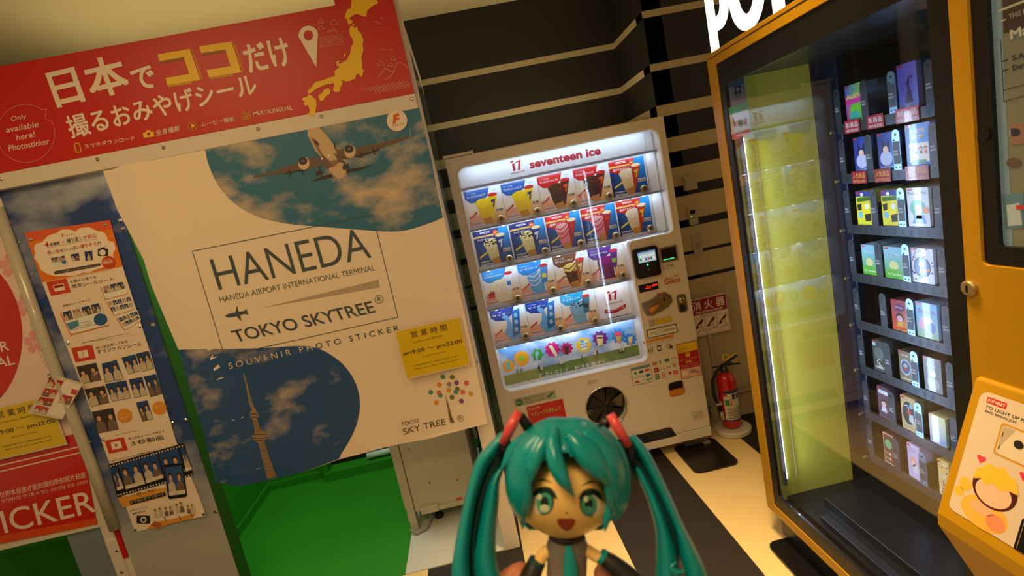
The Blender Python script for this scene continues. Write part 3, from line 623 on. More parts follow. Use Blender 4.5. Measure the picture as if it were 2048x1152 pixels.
bx('front_panel', 'booth_white', lbt, -2.5, -1.745, 2.203, 2.215, .56, H+.405); bx('corner_post', 'booth_white', lbt, -1.775, -1.700, 2.205, 2.26, 0, H+.40, .003)
mat('blue_grey_paint', (120, 138, 150), .45)
bx('lower_panel', 'blue_grey_paint', lbt, -1.92, -1.775, 2.215, 2.235, 0, .6); bx('side_wall', 'green_paint', lbt, -1.73, -1.70, 2.26, 3.4, 0, 2.0); bx('back_wall', 'green_paint', lbt, -3.95, -1.73, 3.38, 3.42, 0, 2.0); bx('booth_floor', 'green_paint', lbt, -3.95, -1.73, 2.22, 3.38, .001, .01)
bx('post_cover', 'booth_white', lbt, -1.768, -1.722, 2.196, 2.205, .0, H-1.05, .001)
for z in (H-1.10, H-1.2, H-1.23): MB().lathe((-1.745+.01*(z > .4), 2.1958, z), [(.007, 0), (.007, .002), (.004, .004)], 12, 'Y').build('bolt', 'chrome', lbt)
bx('red_edge', 'sign_red', lbt, -1.722, -1.702, 2.198, 2.206, .40, .53)
# rolled seam between the boards
mat('clear_film', (190, 186, 170), .2, coat=.4)
MB().tube([(-1.706, 2.185, H+.36), (-1.708, 2.182, H-.2), (-1.702, 2.184, H-.7), (-1.706, 2.188, H-1.0)], .020, 12).build('seam_roll', 'clear_film', lbt, smooth=True)
# pouch with a photo sheet
s = Print((0, 2.165, 0), (1, 0, 0), (0, 0, 1), (0, -1, 0)); P = s
P.poly(P.px(p4((240,205),(390,250),(290,420),(130,388))), (214, 204, 184), 0); P.poly(P.px(p4((240,218),(382,258),(292,412),(150,378))), (238, 228, 214), 1)
for a in (((232,225),(300,238),(280,275),(215,265)),((212,270),(275,280),(255,320),(192,308)),((190,312),(255,322),(238,358),(168,345)),((170,350),(232,362),(215,395),(152,382)),((290,300),(342,312),(325,352),(272,340))):
    sd += 1; photo(P, P.px(p4(*a)), c=(190,40,36) if sd % 2 else (200,70,60), n=2, seed=sd, z=2)
P.poly(P.px(p4((338,275),(365,282),(355,305),(330,298))), (200,60,56), 2)
o = P.build('photo_pouch', None, ('glossy_print',)); tag(o, 'clear pouch holding a sheet of red photos, hung over the left hours sign', 'pouch')
u, v = P.ray(*p4((230,217))[0]); MB().lathe((u, 2.1655, v), [(.010, -.012), (.010, .002), (.006, .004)], 14, 'Y').build('pin', 'chrome', o)

# ---- cabinet standing in the booth
cb = empty('equipment_cabinet', (-.4, 2.75, 0), 'pale metal equipment cabinet on levelling feet in the right of the green booth', 'cabinet')
mat('cabinet_paint', (196, 190, 172), .45, noise=.03, nscale=5)
bx('body', 'cabinet_paint', cb, -.560, -.222, 2.53, 3.05, .10, 1.5, .004); bx('side_frame', 'cabinet_paint', cb, -.605, -.562, 2.52, 3.05, .13, 1.5, .004)
bx('front_foot', 'cabinet_paint', cb, -.600, -.562, 2.52, 2.56, .01, .13, .002); bx('bottom_plate', 'cabinet_paint', cb, -.53, -.44, 2.515, 2.54, .085, .125, .002); bx('bottom_plate', 'cabinet_paint', cb, -.44, -.23, 2.522, 2.54, .085, .11, .001)
for x, z in ((-.515, .44), (-.455, .24), (-.315, .22)): MB().lathe((x, 2.5295, z), [(.004, 0), (.004, .001)], 8, 'Y').build('screw', 'dark_metal', cb)
for x in (-.46, -.26): m = MB(); m.tube([(x, 2.6, .03), (x, 2.6, .10)], .006, 8); m.lathe((x, 2.6, .006), [(.024, 0), (.026, .012), (.015, .024)], 16); m.build('levelling_foot', 'dark_rubber', cb)
mat('orange_label', (196, 90, 40), .5); bx('warning_label', 'orange_label', cb, -.345, -.315, 2.5285, 2.53, .108, .124)
cab = MB(); cab.tube([(-.60, 2.5, .03), (-.57, 2.48, .015), (-.52, 2.5, .014), (-.50, 2.56, .03), (-.49, 2.62, .12)], .007, 8); cab.build('power_cable', 'grey_paint', cb, smooth=True)
wr = empty('wiring_bundle', (-.17, 2.9, .25), 'dark bundle of cables hanging beside the pale cabinet inside the booth', 'cables')
for k in range(6):
    x = -.20+.015*k; MB().tube([(x, 2.85+.03*k, .95), (x+.01*math.sin(k), 2.82+.03*k, .6), (x-.01, 2.84+.03*k, .42+.03*k), (x+.02, 2.86+.03*k, .30), (x, 2.9, .14+.02*k)], .005, 6).build('cable', ('dark_rubber', 'steel', 'grey_paint')[k % 3], wr, smooth=True)
bx('power_box', 'black_plastic', wr, -.19, -.12, 2.83, 2.93, .34, .40, .004); bx('junction_plate', 'steel', wr, -.215, -.11, 3.0, 3.02, .2, .75, .002)

# ================================================================== ICE CREAM MACHINE
YV = 2.65; X0, X1 = -.03, 1.080; Z0, Z1 = H-1.478, H+.252
vm = empty('ice_cream_machine', (.53, 3.0, 0), 'white ice cream vending machine with a lit display of cones and price cards', 'vending machine')
win = []
def arc(cx, cz, r, a0, a1, n=6): return [(cx+r*math.cos(math.radians(a0+(a1-a0)*k/n)), cz+r*math.sin(math.radians(a0+(a1-a0)*k/n))) for k in range(n+1)]
wl, wr_, wt, wb, nx, nz = .012, 1.046, H+.202, H-.976, .800, H-.333
win = arc(wl+.05, wt-.05, .05, 180, 90)+arc(wr_-.05, wt-.05, .05, 90, 0)+arc(wr_-.03, nz+.03, .03, 0, -90)+arc(nx+.02, nz-.02, .02, 90, 180)+arc(nx-.03, wb+.03, .03, 0, -90)+arc(wl+.05, wb+.05, .05, 270, 180)
outer = rrect(X0, Z0+.055, X1, Z1, .006, 2)
disc = ell(.532, H-1.177, .112, .112, 40)
ret = rrect(.884, H-1.213, .974, H-1.128, .02, 4)
m = MB().prism([outer, win, disc, ret], XZ(YV), Vector((0, .05, 0))); m.build('door_front', 'cream_metal', vm)
b = MB(); b.box(X0+.004, X1-.004, YV+.12, 3.40, Z0, Z1-.004); b.box(X0+.003, X1-.003, YV+.05, YV+.12, Z0, H-.99); b.box(X0+.003, .015, YV+.05, YV+.12, H-.99, Z1-.005); b.box(1.05, X1-.003, YV+.05, YV+.12, H-.99, Z1-.005); b.box(.015, 1.05, YV+.05, YV+.12, H+.21, Z1-.005); b.box(.80, 1.05, YV+.05, YV+.12, H-.99, H-.345)
b.build('body', 'cream_metal', vm)
MB().prism([[(X0+.015, Z0), (X1-.003, Z0), (X1-.003, Z0+.05), (.895, Z0+.05), (.872, Z0+.092), (.62, Z0+.092), (.60, Z0+.05), (X0+.015, Z0+.05)]], XZ(YV-.003), Vector((0, .03, 0)), 0)
kp = MB(); kp.prism([[(X0, Z0), (X1, Z0), (X1, Z0+.053), (X0, Z0+.053)]], XZ(YV-.004), Vector((0, .05, 0))); kp.build('kick_plate', 'cream_metal', vm, bevel=.002)
gr = MB().prism([[(.10, Z0+.045), (.885, Z0+.045), (.862, Z0+.098), (.845, Z0+.102), (.14, Z0+.102)]], XZ(YV-.0045), Vector((0, .005, 0))).build('air_grille', 'black_plastic', vm)
for k in range(4): bx('grille_slat', 'dark_metal', gr, .15, .855, YV-.008, YV-.0045, Z0+.052+.012*k, Z0+.056+.012*k)
mat('seam_dark', (90, 82, 72), .6)
bx('door_seam', 'seam_dark', vm, X0, X1, YV-.0005, YV+.01, Z0+.0535, Z0+.0555)
for x in (.10, 1.055): m = MB(); m.tube([(x, YV+.03, .010), (x, YV+.03, Z0+.01)], .009, 10); m.lathe((x, YV+.03, .0), [(.026, 0.013), (.026, .018), (.012, .026)], 16); m.build('foot', 'steel', vm, smooth=False)
bx('foot_bar', 'steel', vm, .93, 1.05, YV+.02, YV+.035, .022, .030)
hg = empty_ = bx('top_hinge', 'cream_metal', vm, -.037, .109, YV-.004, YV+.03, Z1+.004, Z1+.018, .002)
m = MB(); m.tube([(.108, YV+.01, Z1-.002), (.108, YV+.01, Z1+.022)], .006, 10); m.build('hinge_pin', 'chrome', hg)
wo = [(p[0]+(.004 if p[0] < .4 else -.004)*-1, p[1]) for p in win]
mat('pale_trim', (250, 246, 236), .25)
rim = MB()
rim.tube([Vector((x, YV-.001, z)) for x, z in win]+[Vector((win[0][0], YV-.001, win[0][1]))], .0045, 8, cap=False); rim.build('window_rim', 'pale_trim', vm, smooth=True)
mat('liner_white', (232, 238, 246), .45)
YC = YV+.10
ln = MB(); ln.box(.015, 1.05, YC+.004, YC+.014, H-.99, H+.21); ln.build('display_liner', 'liner_white', vm)
mat('rail_grey', (150, 150, 160), .4, .2); mat('led_dot', (255, 255, 255), .3, emit=(225, 236, 255), es=9)
glass_mat('display_glass', 1.5, .8)
g = MB().prism([win], XZ(YV+.012), Vector((0, .002, 0))).build('display_window', 'display_glass', vm)
COLS = [.027, .219, .411, .603, .793]; RT_ = [.088, -.122, -.336, -.546]
ROWS = [5, 5, 4, 4]
for r, zr in enumerate(RT_+[-.756]):
    xe = 1.046 if r < 3 else .800
    if r in (0, 1, 2): bar = bx('shelf_rail', 'rail_grey', vm, .018, xe, YC-.034, YC+.003, H+zr+.002, H+zr+.013, .001)
    else: bar = bx('shelf_rail', 'rail_grey', vm, .018, xe-.008, YC-.034, YC+.003, H+zr+.002, H+zr+.013, .001)
    leds = MB()
    if r:
        for k in range(8 if xe > 1 else 6): leds.box(.06+k*.125, .072+k*.125, YC-.030, YC-.024, H+zr-.0005, H+zr+.0022)
        tag(leds.build('led_row', 'led_dot', bar), kind='stuff')
    if r < 5:
        for yy, pw, tgt in ((YC-.026, 1.0, None),):
            l = area('shelf_led', (xe/2+.01, YC-.040, H+zr-.001), xe-.06, .52*xe, (.62, .79, 1), (xe/2+.01, YC+.035, H+zr-.11), .012)
            l.parent = None
l = area('shelf_led', (.53, YC-.072, H+.195), .95, .55, (.62, .79, 1), (.53, YC+.03, H+.12), .012)
# title
P = planeY(YC-.030); P.step = .0004
MR = (176, 22, 44)
t1 = MB().box(.02, 1.04, YC-.028, YC-.026, H+.102, H+.198)
tp = bx('title_panel', 'liner_white', vm, .02, 1.0, YC-.012, YC-.008, H+.104, H+.198); P = planeY(YC-.0125)
def logo17(P, x, z, s, c=MR):
    P.poly([(x, z+.80*s), (x+.30*s, z+.86*s), (x+.30*s, z+1.05*s), (x, z+.97*s)], c, 1); P.poly([(x+.10*s, z), (x+.36*s, z), (x+.40*s, z+.74*s), (x+.14*s, z+.74*s)], c, 1)
    P.poly([(x+.46*s, z+.82*s), (x+1.08*s, z+.98*s), (x+1.08*s, z+1.1*s), (x+.84*s, z), (x+.60*s, z), (x+.80*s, z+.78*s), (x+.46*s, z+.72*s)], c, 1)
logo17(P, .292, H+.139, .050); P.t('sevente⊙n ice', .283, H+.124, .072, .011, MR, 1)
P.build('logo_print', tp); P = planeY(YC-.0125)
P.t('seventeen ice', .386, H+.133, .375, .040, MR, 1, .035); P.build('title_lettering', tp)

# ---- product cards
INK = (40, 40, 60)
KS = {'A': dict(band=(20, 84, 160), cone=(246, 214, 30), cone2=(240, 196, 40), wrap=(238, 204, 30), cap=(190, 30, 40), mark=(20, 50, 110), name='ワッフルコーンバニラ', price='¥180', type=0),
      'B': dict(band=(190, 26, 30), cone=(84, 42, 26), cone2=(66, 32, 20), wrap=(96, 28, 24), cap=(196, 40, 44), mark=(226, 100, 30), name='ワッフルコーンショコラ', price='¥180', type=0),
      'C': dict(band=(196, 34, 30), cone=(238, 222, 186), cone2=(226, 200, 150), wrap=(190, 60, 34), cap=(236, 214, 170), mark=(226, 180, 70), name='贅沢マカダミア', price='¥200', type=1),
      'D': dict(band=(24, 40, 110), cone=(238, 228, 170), cone2=(226, 214, 150), wrap=(26, 60, 130), cap=(228, 216, 160), mark=(210, 216, 230), name='クッキー&クリーム', price='¥200', type=1, top=(52, 34, 26)),
      'E': dict(band=(196, 30, 40), cone=(240, 170, 180), cone2=(232, 130, 150), wrap=(176, 40, 40), cap=(232, 216, 170), mark=(214, 50, 60), name='濃厚いちご', price='¥200', type=1, swirl=(206, 40, 60)),
      'F': dict(band=(40, 140, 204), cone=(240, 226, 190), cone2=(232, 210, 170), wrap=(232, 236, 238), cap=(196, 40, 50), mark=(60, 120, 180), name='カラフルチョコ(ミルク)', price='¥180', type=0, cup=1, star=1),
      'G': dict(band=(20, 130, 206), cone=(96, 170, 226), cone2=(230, 240, 246), wrap=(60, 140, 210), cap=(196, 40, 50), mark=(240, 220, 60), name='ソーダフロート', price='¥180', type=0, cup=1, swirl=(236, 244, 250)),
      'Hh': dict(band=(104, 62, 34), cone=(232, 204, 110), cone2=(80, 40, 20), wrap=(150, 84, 44), cap=(196, 50, 44), mark=(230, 200, 140), name='生チョコティラミス', price='¥180', type=0, swirl=(70, 36, 20)),
      'I': dict(band=(84, 40, 120), cone=(150, 24, 120), cone2=(120, 16, 96), wrap=(96, 44, 130), cap=(196, 50, 80), mark=(170, 200, 50), name='グレープシャーベット', price='¥180', type=0, cup=1),
      'K': dict(band=(24, 60, 140), cone=(110, 176, 226), cone2=(90, 156, 216), wrap=(26, 110, 180), cap=(70, 150, 210), mark=(150, 200, 230), name='サイダー', price='¥150', type=0, bar=1),
      'L': dict(band=(28, 150, 196), cone=(120, 176, 206), cone2=(96, 150, 190), wrap=(40, 120, 140), cap=(196, 50, 50), mark=(60, 40, 40), name='チョコミント', price='¥180', type=0, cup=1, top=(60, 60, 80))}
def card(x, z, key, w=.190, h=.190):
    k = KS[key]; P = Print((x, YC, z), (1, 0, 0), (0, 0, 1), (0, -1, 0)); P.step = .00025
    if k['type']:
        P.poly([(0,0),(w,0),(w,h),(0,h)], None, 0, 0, [(24,40,100),(20,70,160),(40,150,220),(16,50,130)])
        P.poly([(0, h*.72), (w*.25, h*.60), (w*.55, h*.66), (w*.70, h*.86), (w*.74, h), (0, h)], k['band'], 1)
        P.t('SPECIAL', w*.20, h*.90, w*.30, h*.055, (240,230,220), 2, .02); P.rect(0, h*.80, w*.66, h*.85, (226,190,110), 2); P.t('プレミアムコーン', w*.16, h*.808, w*.4, h*.035, (90,40,20), 3)
        P.poly(ell(w*.64, h*.87, w*.075, n=18), (214,80,30), 3); P.t('濃厚', w*.60, h*.85, w*.08, h*.045, (244,214,150), 4, .02)
        P.t(k['name'], w*.10, h*.70, w*.46, h*.075, (244,240,232), 2, .02)
        P.poly([(w*.06, h*.22), (w*.30, h*.34), (w*.32, h*.40), (w*.07, h*.28)], (236,214,90), 4)
    else:
        P.poly([(0,0),(w,0),(w,h),(0,h)], None, 0, 0, [(246,150,90),(250,190,90),(206,222,240),(196,214,238)])
        P.poly([(0,h*.30),(w,h*.30),(w,h),(0,h)], None, .5, 0, [(246,226,190),(246,226,190),(206,222,240),(196,214,238)])
        P.poly([(0, h*.78), (w*.12, h*.66), (w*.40, h*.62), (w*.62, h*.78), (w*.70, h), (0, h)], k['band'], 1)
        P.t(k['name'], w*.06, h*.79, w*.50, h*.065, (244,246,250), 2, .01); P.t('サクサク食感', w*.06, h*.89, w*.26, h*.025, (220,230,240), 2)
        P.poly([(w*.03, h*.22), (w*.24, h*.34), (w*.26, h*.41), (w*.04, h*.29)], (190,30,34), 4); P.t('新発売!', w*.06, h*.255, w*.16, h*.035, (244,230,210), 5, 0, .52)
        P.line([(w*.76,h*.88),(w*.81,h*.86),(w*.86,h*.90),(w*.90,h*.93)], .0007, (120,130,150), 2); P.t('Sweet', w*.77, h*.90, w*.11, h*.03, (130,130,150), 2)
    c1, c2_ = k['cone'], k['cone2']
    if k.get('bar'):
        P.poly([(w*.30,h*.74),(w*.40,h*.80),(w*.50,h*.72),(w*.56,h*.40),(w*.80,h*.02),(w*.45,h*.0),(w*.30,h*.25),(w*.40,h*.45),(w*.42,h*.60)], c1, 2)
        P.poly([(w*.62,h*.86),(w*.84,h*.90),(w*.74,h*.16),(w*.50,h*.10)], k['wrap'], 3)
        for a, b_ in ((.66,.72),(.64,.52),(.60,.30)): P.poly(ell(w*(a+.04), h*b_, w*.055, h*.07, 10), k['mark'], 4)
    elif k.get('cup'):
        P.poly([(w*.22,h*.56),(w*.74,h*.56),(w*.70,h*.04),(w*.30,h*.04)], c2_ if key == 'I' else c1, 2); P.poly(ell(w*.48, h*.58, w*.26, h*.12, 24), c1, 2.5)
    else:
        P.poly([(w*.26,h*.60),(w*.70,h*.62),(w*.66,h*.22),(w*.62,h*.0),(w*.42,h*.0),(w*.34,h*.20)], c2_, 2); P.poly(ell(w*.48, h*.60, w*.235, h*.13, 24), c1, 2.5)
        P.poly([(w*.38,h*.16),(w*.66,h*.20),(w*.62,0),(w*.42,0)], (206,140,66), 3)
        for q in range(4): P.line([(w*(.42+.06*q), 0), (w*(.40+.07*q), h*.17)], .0010, (160,96,40), 3.5)
    if k.get('swirl'):
        for q in range(3): P.line([(w*.27,h*(.36+.13*q)),(w*.40,h*(.30+.13*q)),(w*.55,h*(.38+.13*q)),(w*.62,h*(.50+.11*q))], .005, k['swirl'], 3)
    if k.get('top'):
        rn = random.Random(3)
        for q in range(34): cx, cy = w*(.29+.36*rn.random()), h*(.54+.15*rn.random()); P.poly(ell(cx, cy, w*.022, h*.017, 6, rn.random()), k['top'], 4)
    if key in 'CDEFL':
        rn = random.Random(5)
        for q in range(20): P.poly(ell(w*(.30+.30*rn.random()), h*(.22+.34*rn.random()), w*.010, h*.009, 5), k.get('top', (196,150,90)), 3.6)
    if key == 'B':
        for q in range(4): P.line([(w*.30,h*(.28+.11*q)),(w*.42,h*(.34+.10*q)),(w*.58,h*(.30+.11*q))], .0024, (50,24,16), 3)
    if not k.get('bar'):
        if k.get('cup'):
            P.poly([(w*.62,h*.80),(w*.84,h*.82),(w*.76,h*.34),(w*.60,h*.32)], k['wrap'], 4); P.poly(ell(w*.73, h*.83, w*.12, h*.05, 16), k['cap'], 5); P.rect(w*.645, h*.48, w*.76, h*.60, k['mark'], 5); P.rect(w*.66, h*.10, w*.70, h*.34, (244,236,214), 4)
        else:
            P.poly([(w*.62,h*.74),(w*.88,h*.78),(w*.66,h*.10),(w*.62,h*.10)], k['wrap'], 4); P.poly(ell(w*.75, h*.78, w*.135, h*.05, 16), k['cap'], 5)
            P.poly([(w*.68,h*.64),(w*.81,h*.66),(w*.78,h*.58),(w*.74,h*.44),(w*.70,h*.44),(w*.735,h*.58),(w*.68,h*.57)], k['mark'], 5)
    if k.get('star'): P.poly([(w*.16+w*.13*(1 if i % 2 == 0 else .5)*math.sin(i*math.pi/5), h*.30+h*.13*(1 if i % 2 == 0 else .5)*math.cos(i*math.pi/5)) for i in range(10)], (200,40,60), 5)
    P.rect(w*.76, h*.29, w*.97, h*.385, (242,240,236), 4) if k['type'] else None
    P.t(k['price'], w*.77, h*.30, w*.19, h*.07, (40,36,40), 6, .02)
    P.rect(w*.05, h*.10, w*.36, h*.13, (200,210,226), 4); P.rect(w*.05, h*.055, w*.32, h*.075, (150,160,190), 4); P.rect(w*.05, h*.015, w*.40, h*.04, (236,236,240), 4)
    sheet = bx('product_card', 'paper_white', vm, x, x+w, YC+.0005, YC+.003, z, z+h)
    P.build('card_print', sheet, ('glossy_print',))
LAY = [['A', 'A', 'B', 'B', 'C'], ['D', 'D', 'E', 'E', 'C'], ['F', 'G', 'Hh', 'I'], ['K', 'K', 'L']]
LAY[0] = ['A', 'A', 'B', 'B', 'C']
mat('knob_brass', (190, 168, 120), .3, .7)
for r, row in enumerate(LAY):
    for c, k in enumerate(row):
        x = COLS[c]; w = .184 if k in 'CDE' and r == 1 else .189
        card(x, H+RT_[r]-.186, k, w, .184)
        if k in ('C', 'D', 'E'): bx('card_divider', 'liner_white', vm, x+w+.001, x+w+.0035, YC-.012, YC+.003, H+RT_[r]-.186, H+RT_[r]-.004)
        kx, kz = x+.160, H+RT_[r]-.172
        kb = MB().lathe((kx, YC-.022, kz), [(.019, -.018), (.019, .006), (.015, .010)], 24, 'Y').build('selector_button', 'knob_brass', vm)
        m = MB(); m.lathe((kx, YC-.032, kz), [(.010, -.002), (.010, .0012)], 16, 'Y'); m.build('button_core', 'seam_dark', kb)
        bx('keyhole', 'black_plastic', kb, kx-.0015, kx+.002, YC-.0345, YC-.033, kz-.005, kz+.004)
# logo card
lx, lz = .603, H-.732
sh = bx('logo_card', 'paper_white', vm, lx, lx+.184, YC+.0005, YC+.003, lz, lz+.186); P = Print((lx, YC, lz), (1,0,0), (0,0,1), (0,-1,0))
P.rect(0, 0, .184, .186, (236, 232, 232), 0)
for q, cc in enumerate(((200,40,40),(226,190,60),(50,90,160),(200,40,40),(40,60,120),(226,120,120),(50,90,160),(226,190,60))): P.rect(.184*q/8, 0, .184*(q+1)/8, .004, cc, 1); P.rect(.184*q/8, .182, .184*(q+1)/8, .186, cc, 1)
logo17(P, .064, .096, .052); P.t('sevente⊙n ice', .05, .074, .09, .014, MR, 1); P.poly([(.032,.032),(.09,.022),(.152,.040),(.156,.062),(.09,.044),(.036,.054)], (186,26,40), 1); P.t('みんなの絆アイス', .042, .036, .10, .012, (244,236,230), 2, .01, .06)
P.build('card_print', sh, ('glossy_print',))
# picture panel at the bottom
lx, lz, w, h = .030, H-.972, .757, .212
sh = bx('picture_panel', 'paper_white', vm, lx, lx+w, YC+.0005, YC+.003, lz, lz+h); P = Print((lx, YC, lz), (1,0,0), (0,0,1), (0,-1,0))
cloud_mat('picture_sky', ((96, 158, 218), (226, 234, 242)), 5, .4, (.42, .62))
P.rect(0, 0, w, h, None, 0, 1); P.poly([(0,0),(w,0),(w,.062),(w*.5,.058),(0,.056)], (112, 136, 60), .5)
cc2 = crop(920, 470, 3.49); BB = Print((0, YC, 0), (1,0,0), (0,0,1), (0,-1,0))
def q2(*ps): return [(u-lx, v-lz) for u, v in BB.px(cc2(*ps))]
def blob(cx, cy, r, c, n, d, z=2): P.poly(q2(*[(cx+(r+d*math.cos(n*t))*math.cos(t), cy+(r+d*math.cos(n*t))*math.sin(t)) for t in [2*math.pi*i/48 for i in range(48)]]), c, z)
blob(338,915,42,(240,160,40),1,0); blob(430,862,52,(244,166,40),1,0); blob(540,835,38,(70,170,80),6,6); blob(647,800,50,(214,40,130),9,6); blob(745,792,40,(200,40,110),9,6)
blob(862,768,50,(246,206,40),6,3); blob(978,722,50,(110,44,130),9,6); blob(1108,705,46,(40,140,220),9,9); blob(1190,730,40,(40,140,220),9,8)
P.poly(q2((318,885),(355,882),(350,945),(322,940)), (110,190,170), 3); P.poly(q2(*ell(430,862,26,22,14)), (150,200,50), 3); P.poly(q2((525,812),(552,815),(540,870),(528,865)), (150,210,220), 3)
P.poly(q2((618,775),(640,765),(685,840),(665,852)), (240,236,190), 3); P.poly(q2((722,780),(762,772),(755,830),(735,835)), (90,50,40), 3)
P.poly(q2((835,745),(885,735),(888,800),(848,808)), (236,240,240), 3); P.line(q2((840,765),(885,755)), .005, (70,140,200), 4); P.line(q2((843,785),(886,777)), .005, (70,140,200), 4); P.poly(q2(*ell(852,742,14,12,12)), (90,170,214), 3.5)
P.poly(q2((952,700),(1000,700),(995,770),(960,772)), (240,214,150), 3); P.poly(q2((955,712),(998,710),(997,722),(957,724)), (60,40,40), 4)
P.poly(q2((1080,690),(1130,680),(1120,750),(1100,755)), (236,180,90), 3); P.poly(q2(*ell(1103,690,28,18,14)), (230,90,120), 4); P.poly(q2((1172,712),(1205,705),(1195,775),(1180,780)), (240,224,170), 3); P.poly(q2((1178,750),(1198,745),(1192,780),(1182,782)), (220,160,80), 4)
for x, y, s_ in ((400,950,1),(430,945,1),(550,925,1),(570,930,.9),(705,890,1.1),(722,885,1.1),(850,855,.9),(945,825,1.3),(957,825,1.3),(1120,800,.8),(1140,795,.8)):
    c = random.choice(((230,228,222),(60,60,70),(120,110,110),(40,50,80)))
    P.poly(q2((x-7*s_,y+10),(x+7*s_,y+10),(x+5*s_,y-14*s_),(x-5*s_,y-14*s_)), c, 3); P.poly(q2(*ell(x, y-20*s_, 5*s_, 6*s_, 8)), (214,180,150), 4); P.line(q2((x-4*s_,y+8),(x-8*s_,y+38*s_)), .002, (50,44,44), 3); P.line(q2((x+4*s_,y+8),(x+8*s_,y+36*s_)), .002, (50,44,44), 3)
    P.line(q2((x, y-28*s_), (x-2, y-60)), .0006, (90,110,90), 1.5)
for x, y in ((1115,805),(1140,800)): P.line(q2(*ell(x, y+8, 13, 13, 16)), .0012, (60,60,60), 3, True)
P.tpx = P.tpx
a = q2((560,1002),(1035,900),(553,965)); P.text('じぶんらしく、好きを選ぼう。', a[0], a[1], a[2], (244,244,240), 4, .012)
a = q2((752,998),(890,968),(745,975)); P.text('seventeen ice', a[0], a[1], a[2], (244,244,240), 4, .03); logo17(P, *q2((715,1003))[0], .008, (244,244,240))
P.build('picture_print', sh, ('glossy_print', 'picture_sky'))
# white side column behind the glass on the right
bx('inner_column', 'liner_white', vm, .992, 1.042, YC-.006, YC+.003, H-.325, H+.195)

# ---- controls
V = lambda z: H+z
rd = MB().prism([rrect(.808, V(-.530), .938, V(-.374), .014, 4)], XZ(YV-.022), Vector((0, .024, 0))).build('card_reader', 'black_plastic', vm, bevel=.002)
P = planeY(YV-.0225); P.rect(.829, V(-.450), .922, V(-.393), (170,206,230), 1)
for r in range(2):
    for c in range(6): P.rect(.836+c*.014, V(-.422-r*.018), .846+c*.014, V(-.411-r*.018), ((240,240,240),(60,80,130),(190,50,60),(50,130,70))[(r*3+c) % 4] if r else (240,244,246), 2)
P.rect(.829, V(-.400), .922, V(-.393), (90,140,190), 2); P.build('reader_screen', rd, ('lit_screen',))
P = planeY(YV-.0228); P.line(rrect(.842, V(-.512), .906, V(-.470), .012, 4), .0015, (90,90,96), 1, True); P.line(ell(.874, V(-.491), .008, n=16), .0018, (120,120,126), 1, True); P.poly(ell(.874, V(-.491), .004, n=10), (150,150,156), 1); P.build('touch_mark', rd, ('printed_ink',))
bx('status_light', 'green_led', rd, .868, .877, YV-.0235, YV-.022, V(-.468), V(-.461), .001)
ns = MB(); ns.box(.949, 1.044, YV-.010, YV+.002, V(-.476), V(-.396)); nt_ = ns.build('note_slot', 'steel', vm, bevel=.003); bx('slot_mouth', 'black_plastic', nt_, .957, 1.036, YV-.0125, YV-.009, V(-.462), V(-.405), .002); bx('slot_light', 'green_led', nt_, .962, 1.02, YV-.0135, YV-.012, V(-.462), V(-.459))
td = bx('temperature_display', 'black_plastic', vm, .813, .918, YV-.004, YV+.002, V(-.606), V(-.566), .002)
mat('red_led', (255, 60, 20), .3, emit=(255, 46, 16), es=1.6); P = planeY(YV-.0045); P.t('-21', .845, V(-.594), .030, .016, (255, 60, 20), 1, .03); P.t('販売中', .884, V(-.587), .028, .012, (255, 60, 20), 1, .03); P.build('display_digits', td, ('red_led',))
P = planeY(YV-.0015); P.step = .0003
# brand script and notices
P.t('Glico', .952, V(-.594), .088, .030, (190, 30, 44), 1, .01); P.t('おいしさと健康', .962, V(-.562), .07, .008, (190, 60, 60), 1)
P.t('1000円札専用', .955, V(-.500), .06, .008, (60,50,48), 1); P.t('つり銭切れの場合はご利用できません', .955, V(-.512), .07, .006, (60,50,48), 1)
P.rect(.902, V(-.645), .953, V(-.628), (206,120,90), 1); P.t('釣銭・返却', .906, V(-.640), .042, .008, (150,30,30), 2)
P.rect(.834, V(-.797), .963, V(-.760), (200,190,160), 1); P.rect(.872, V(-.795), .958, V(-.764), (226,196,60), 2)
for q in range(4): P.t('ご利用案内', .838, V(-.770-q*.008), .030, .005, (60,50,40), 3)
for q in range(2): P.t('おつりが出ます', .876, V(-.778-q*.013), .075, .009, (120,90,30), 3)
P.rect(.816, V(-.859), .981, V(-.811), (30,28,26), 3); P.rect(.820, V(-.855), .977, V(-.815), (232,224,206), 4); P.t('《アルコール除菌済み》', .832, V(-.841), .134, .012, (50,40,36), 5, .008); P.t('こちらは只今清掃しました', .855, V(-.823), .07, .005, (90,80,70), 5); P.t('衛生管理して', .86, V(-.851), .05, .005, (60,50,46), 5)
P.rect(.790, V(-.881), .957, V(-.866), (232,150,40), 1); P.t('カードリーダーのご利用方法', .800, V(-.878), .14, .009, (120,60,20), 2)
for q in range(3): P.t('①ボタンを押す', .797+.055*q, V(-.892), .045, .005, (80,70,60), 1); P.t('選んでください', .797+.055*q, V(-.899), .035, .004, (110,100,90), 1)
for q in range(3): P.rect(.808+.011*q, V(-.932), .811+.011*q, V(-.910), (70,60,56), 1)
P.line(ell(.822, V(-.942), .007, n=14), .0012, (90,80,76), 1, True); P.rect(.857, V(-.940), .880, V(-.907), (90,84,80), 1); P.rect(.861, V(-.932), .876, V(-.915), (210,200,186), 2)
P.poly([(.905,V(-.925)),(.920,V(-.908)),(.934,V(-.918)),(.920,V(-.936))], (90,84,80), 1); P.poly([(.909,V(-.925)),(.920,V(-.912)),(.930,V(-.918)),(.919,V(-.932))], (214,204,190), 2); P.rect(.924, V(-.940), .942, V(-.922), (90,84,80), 1)
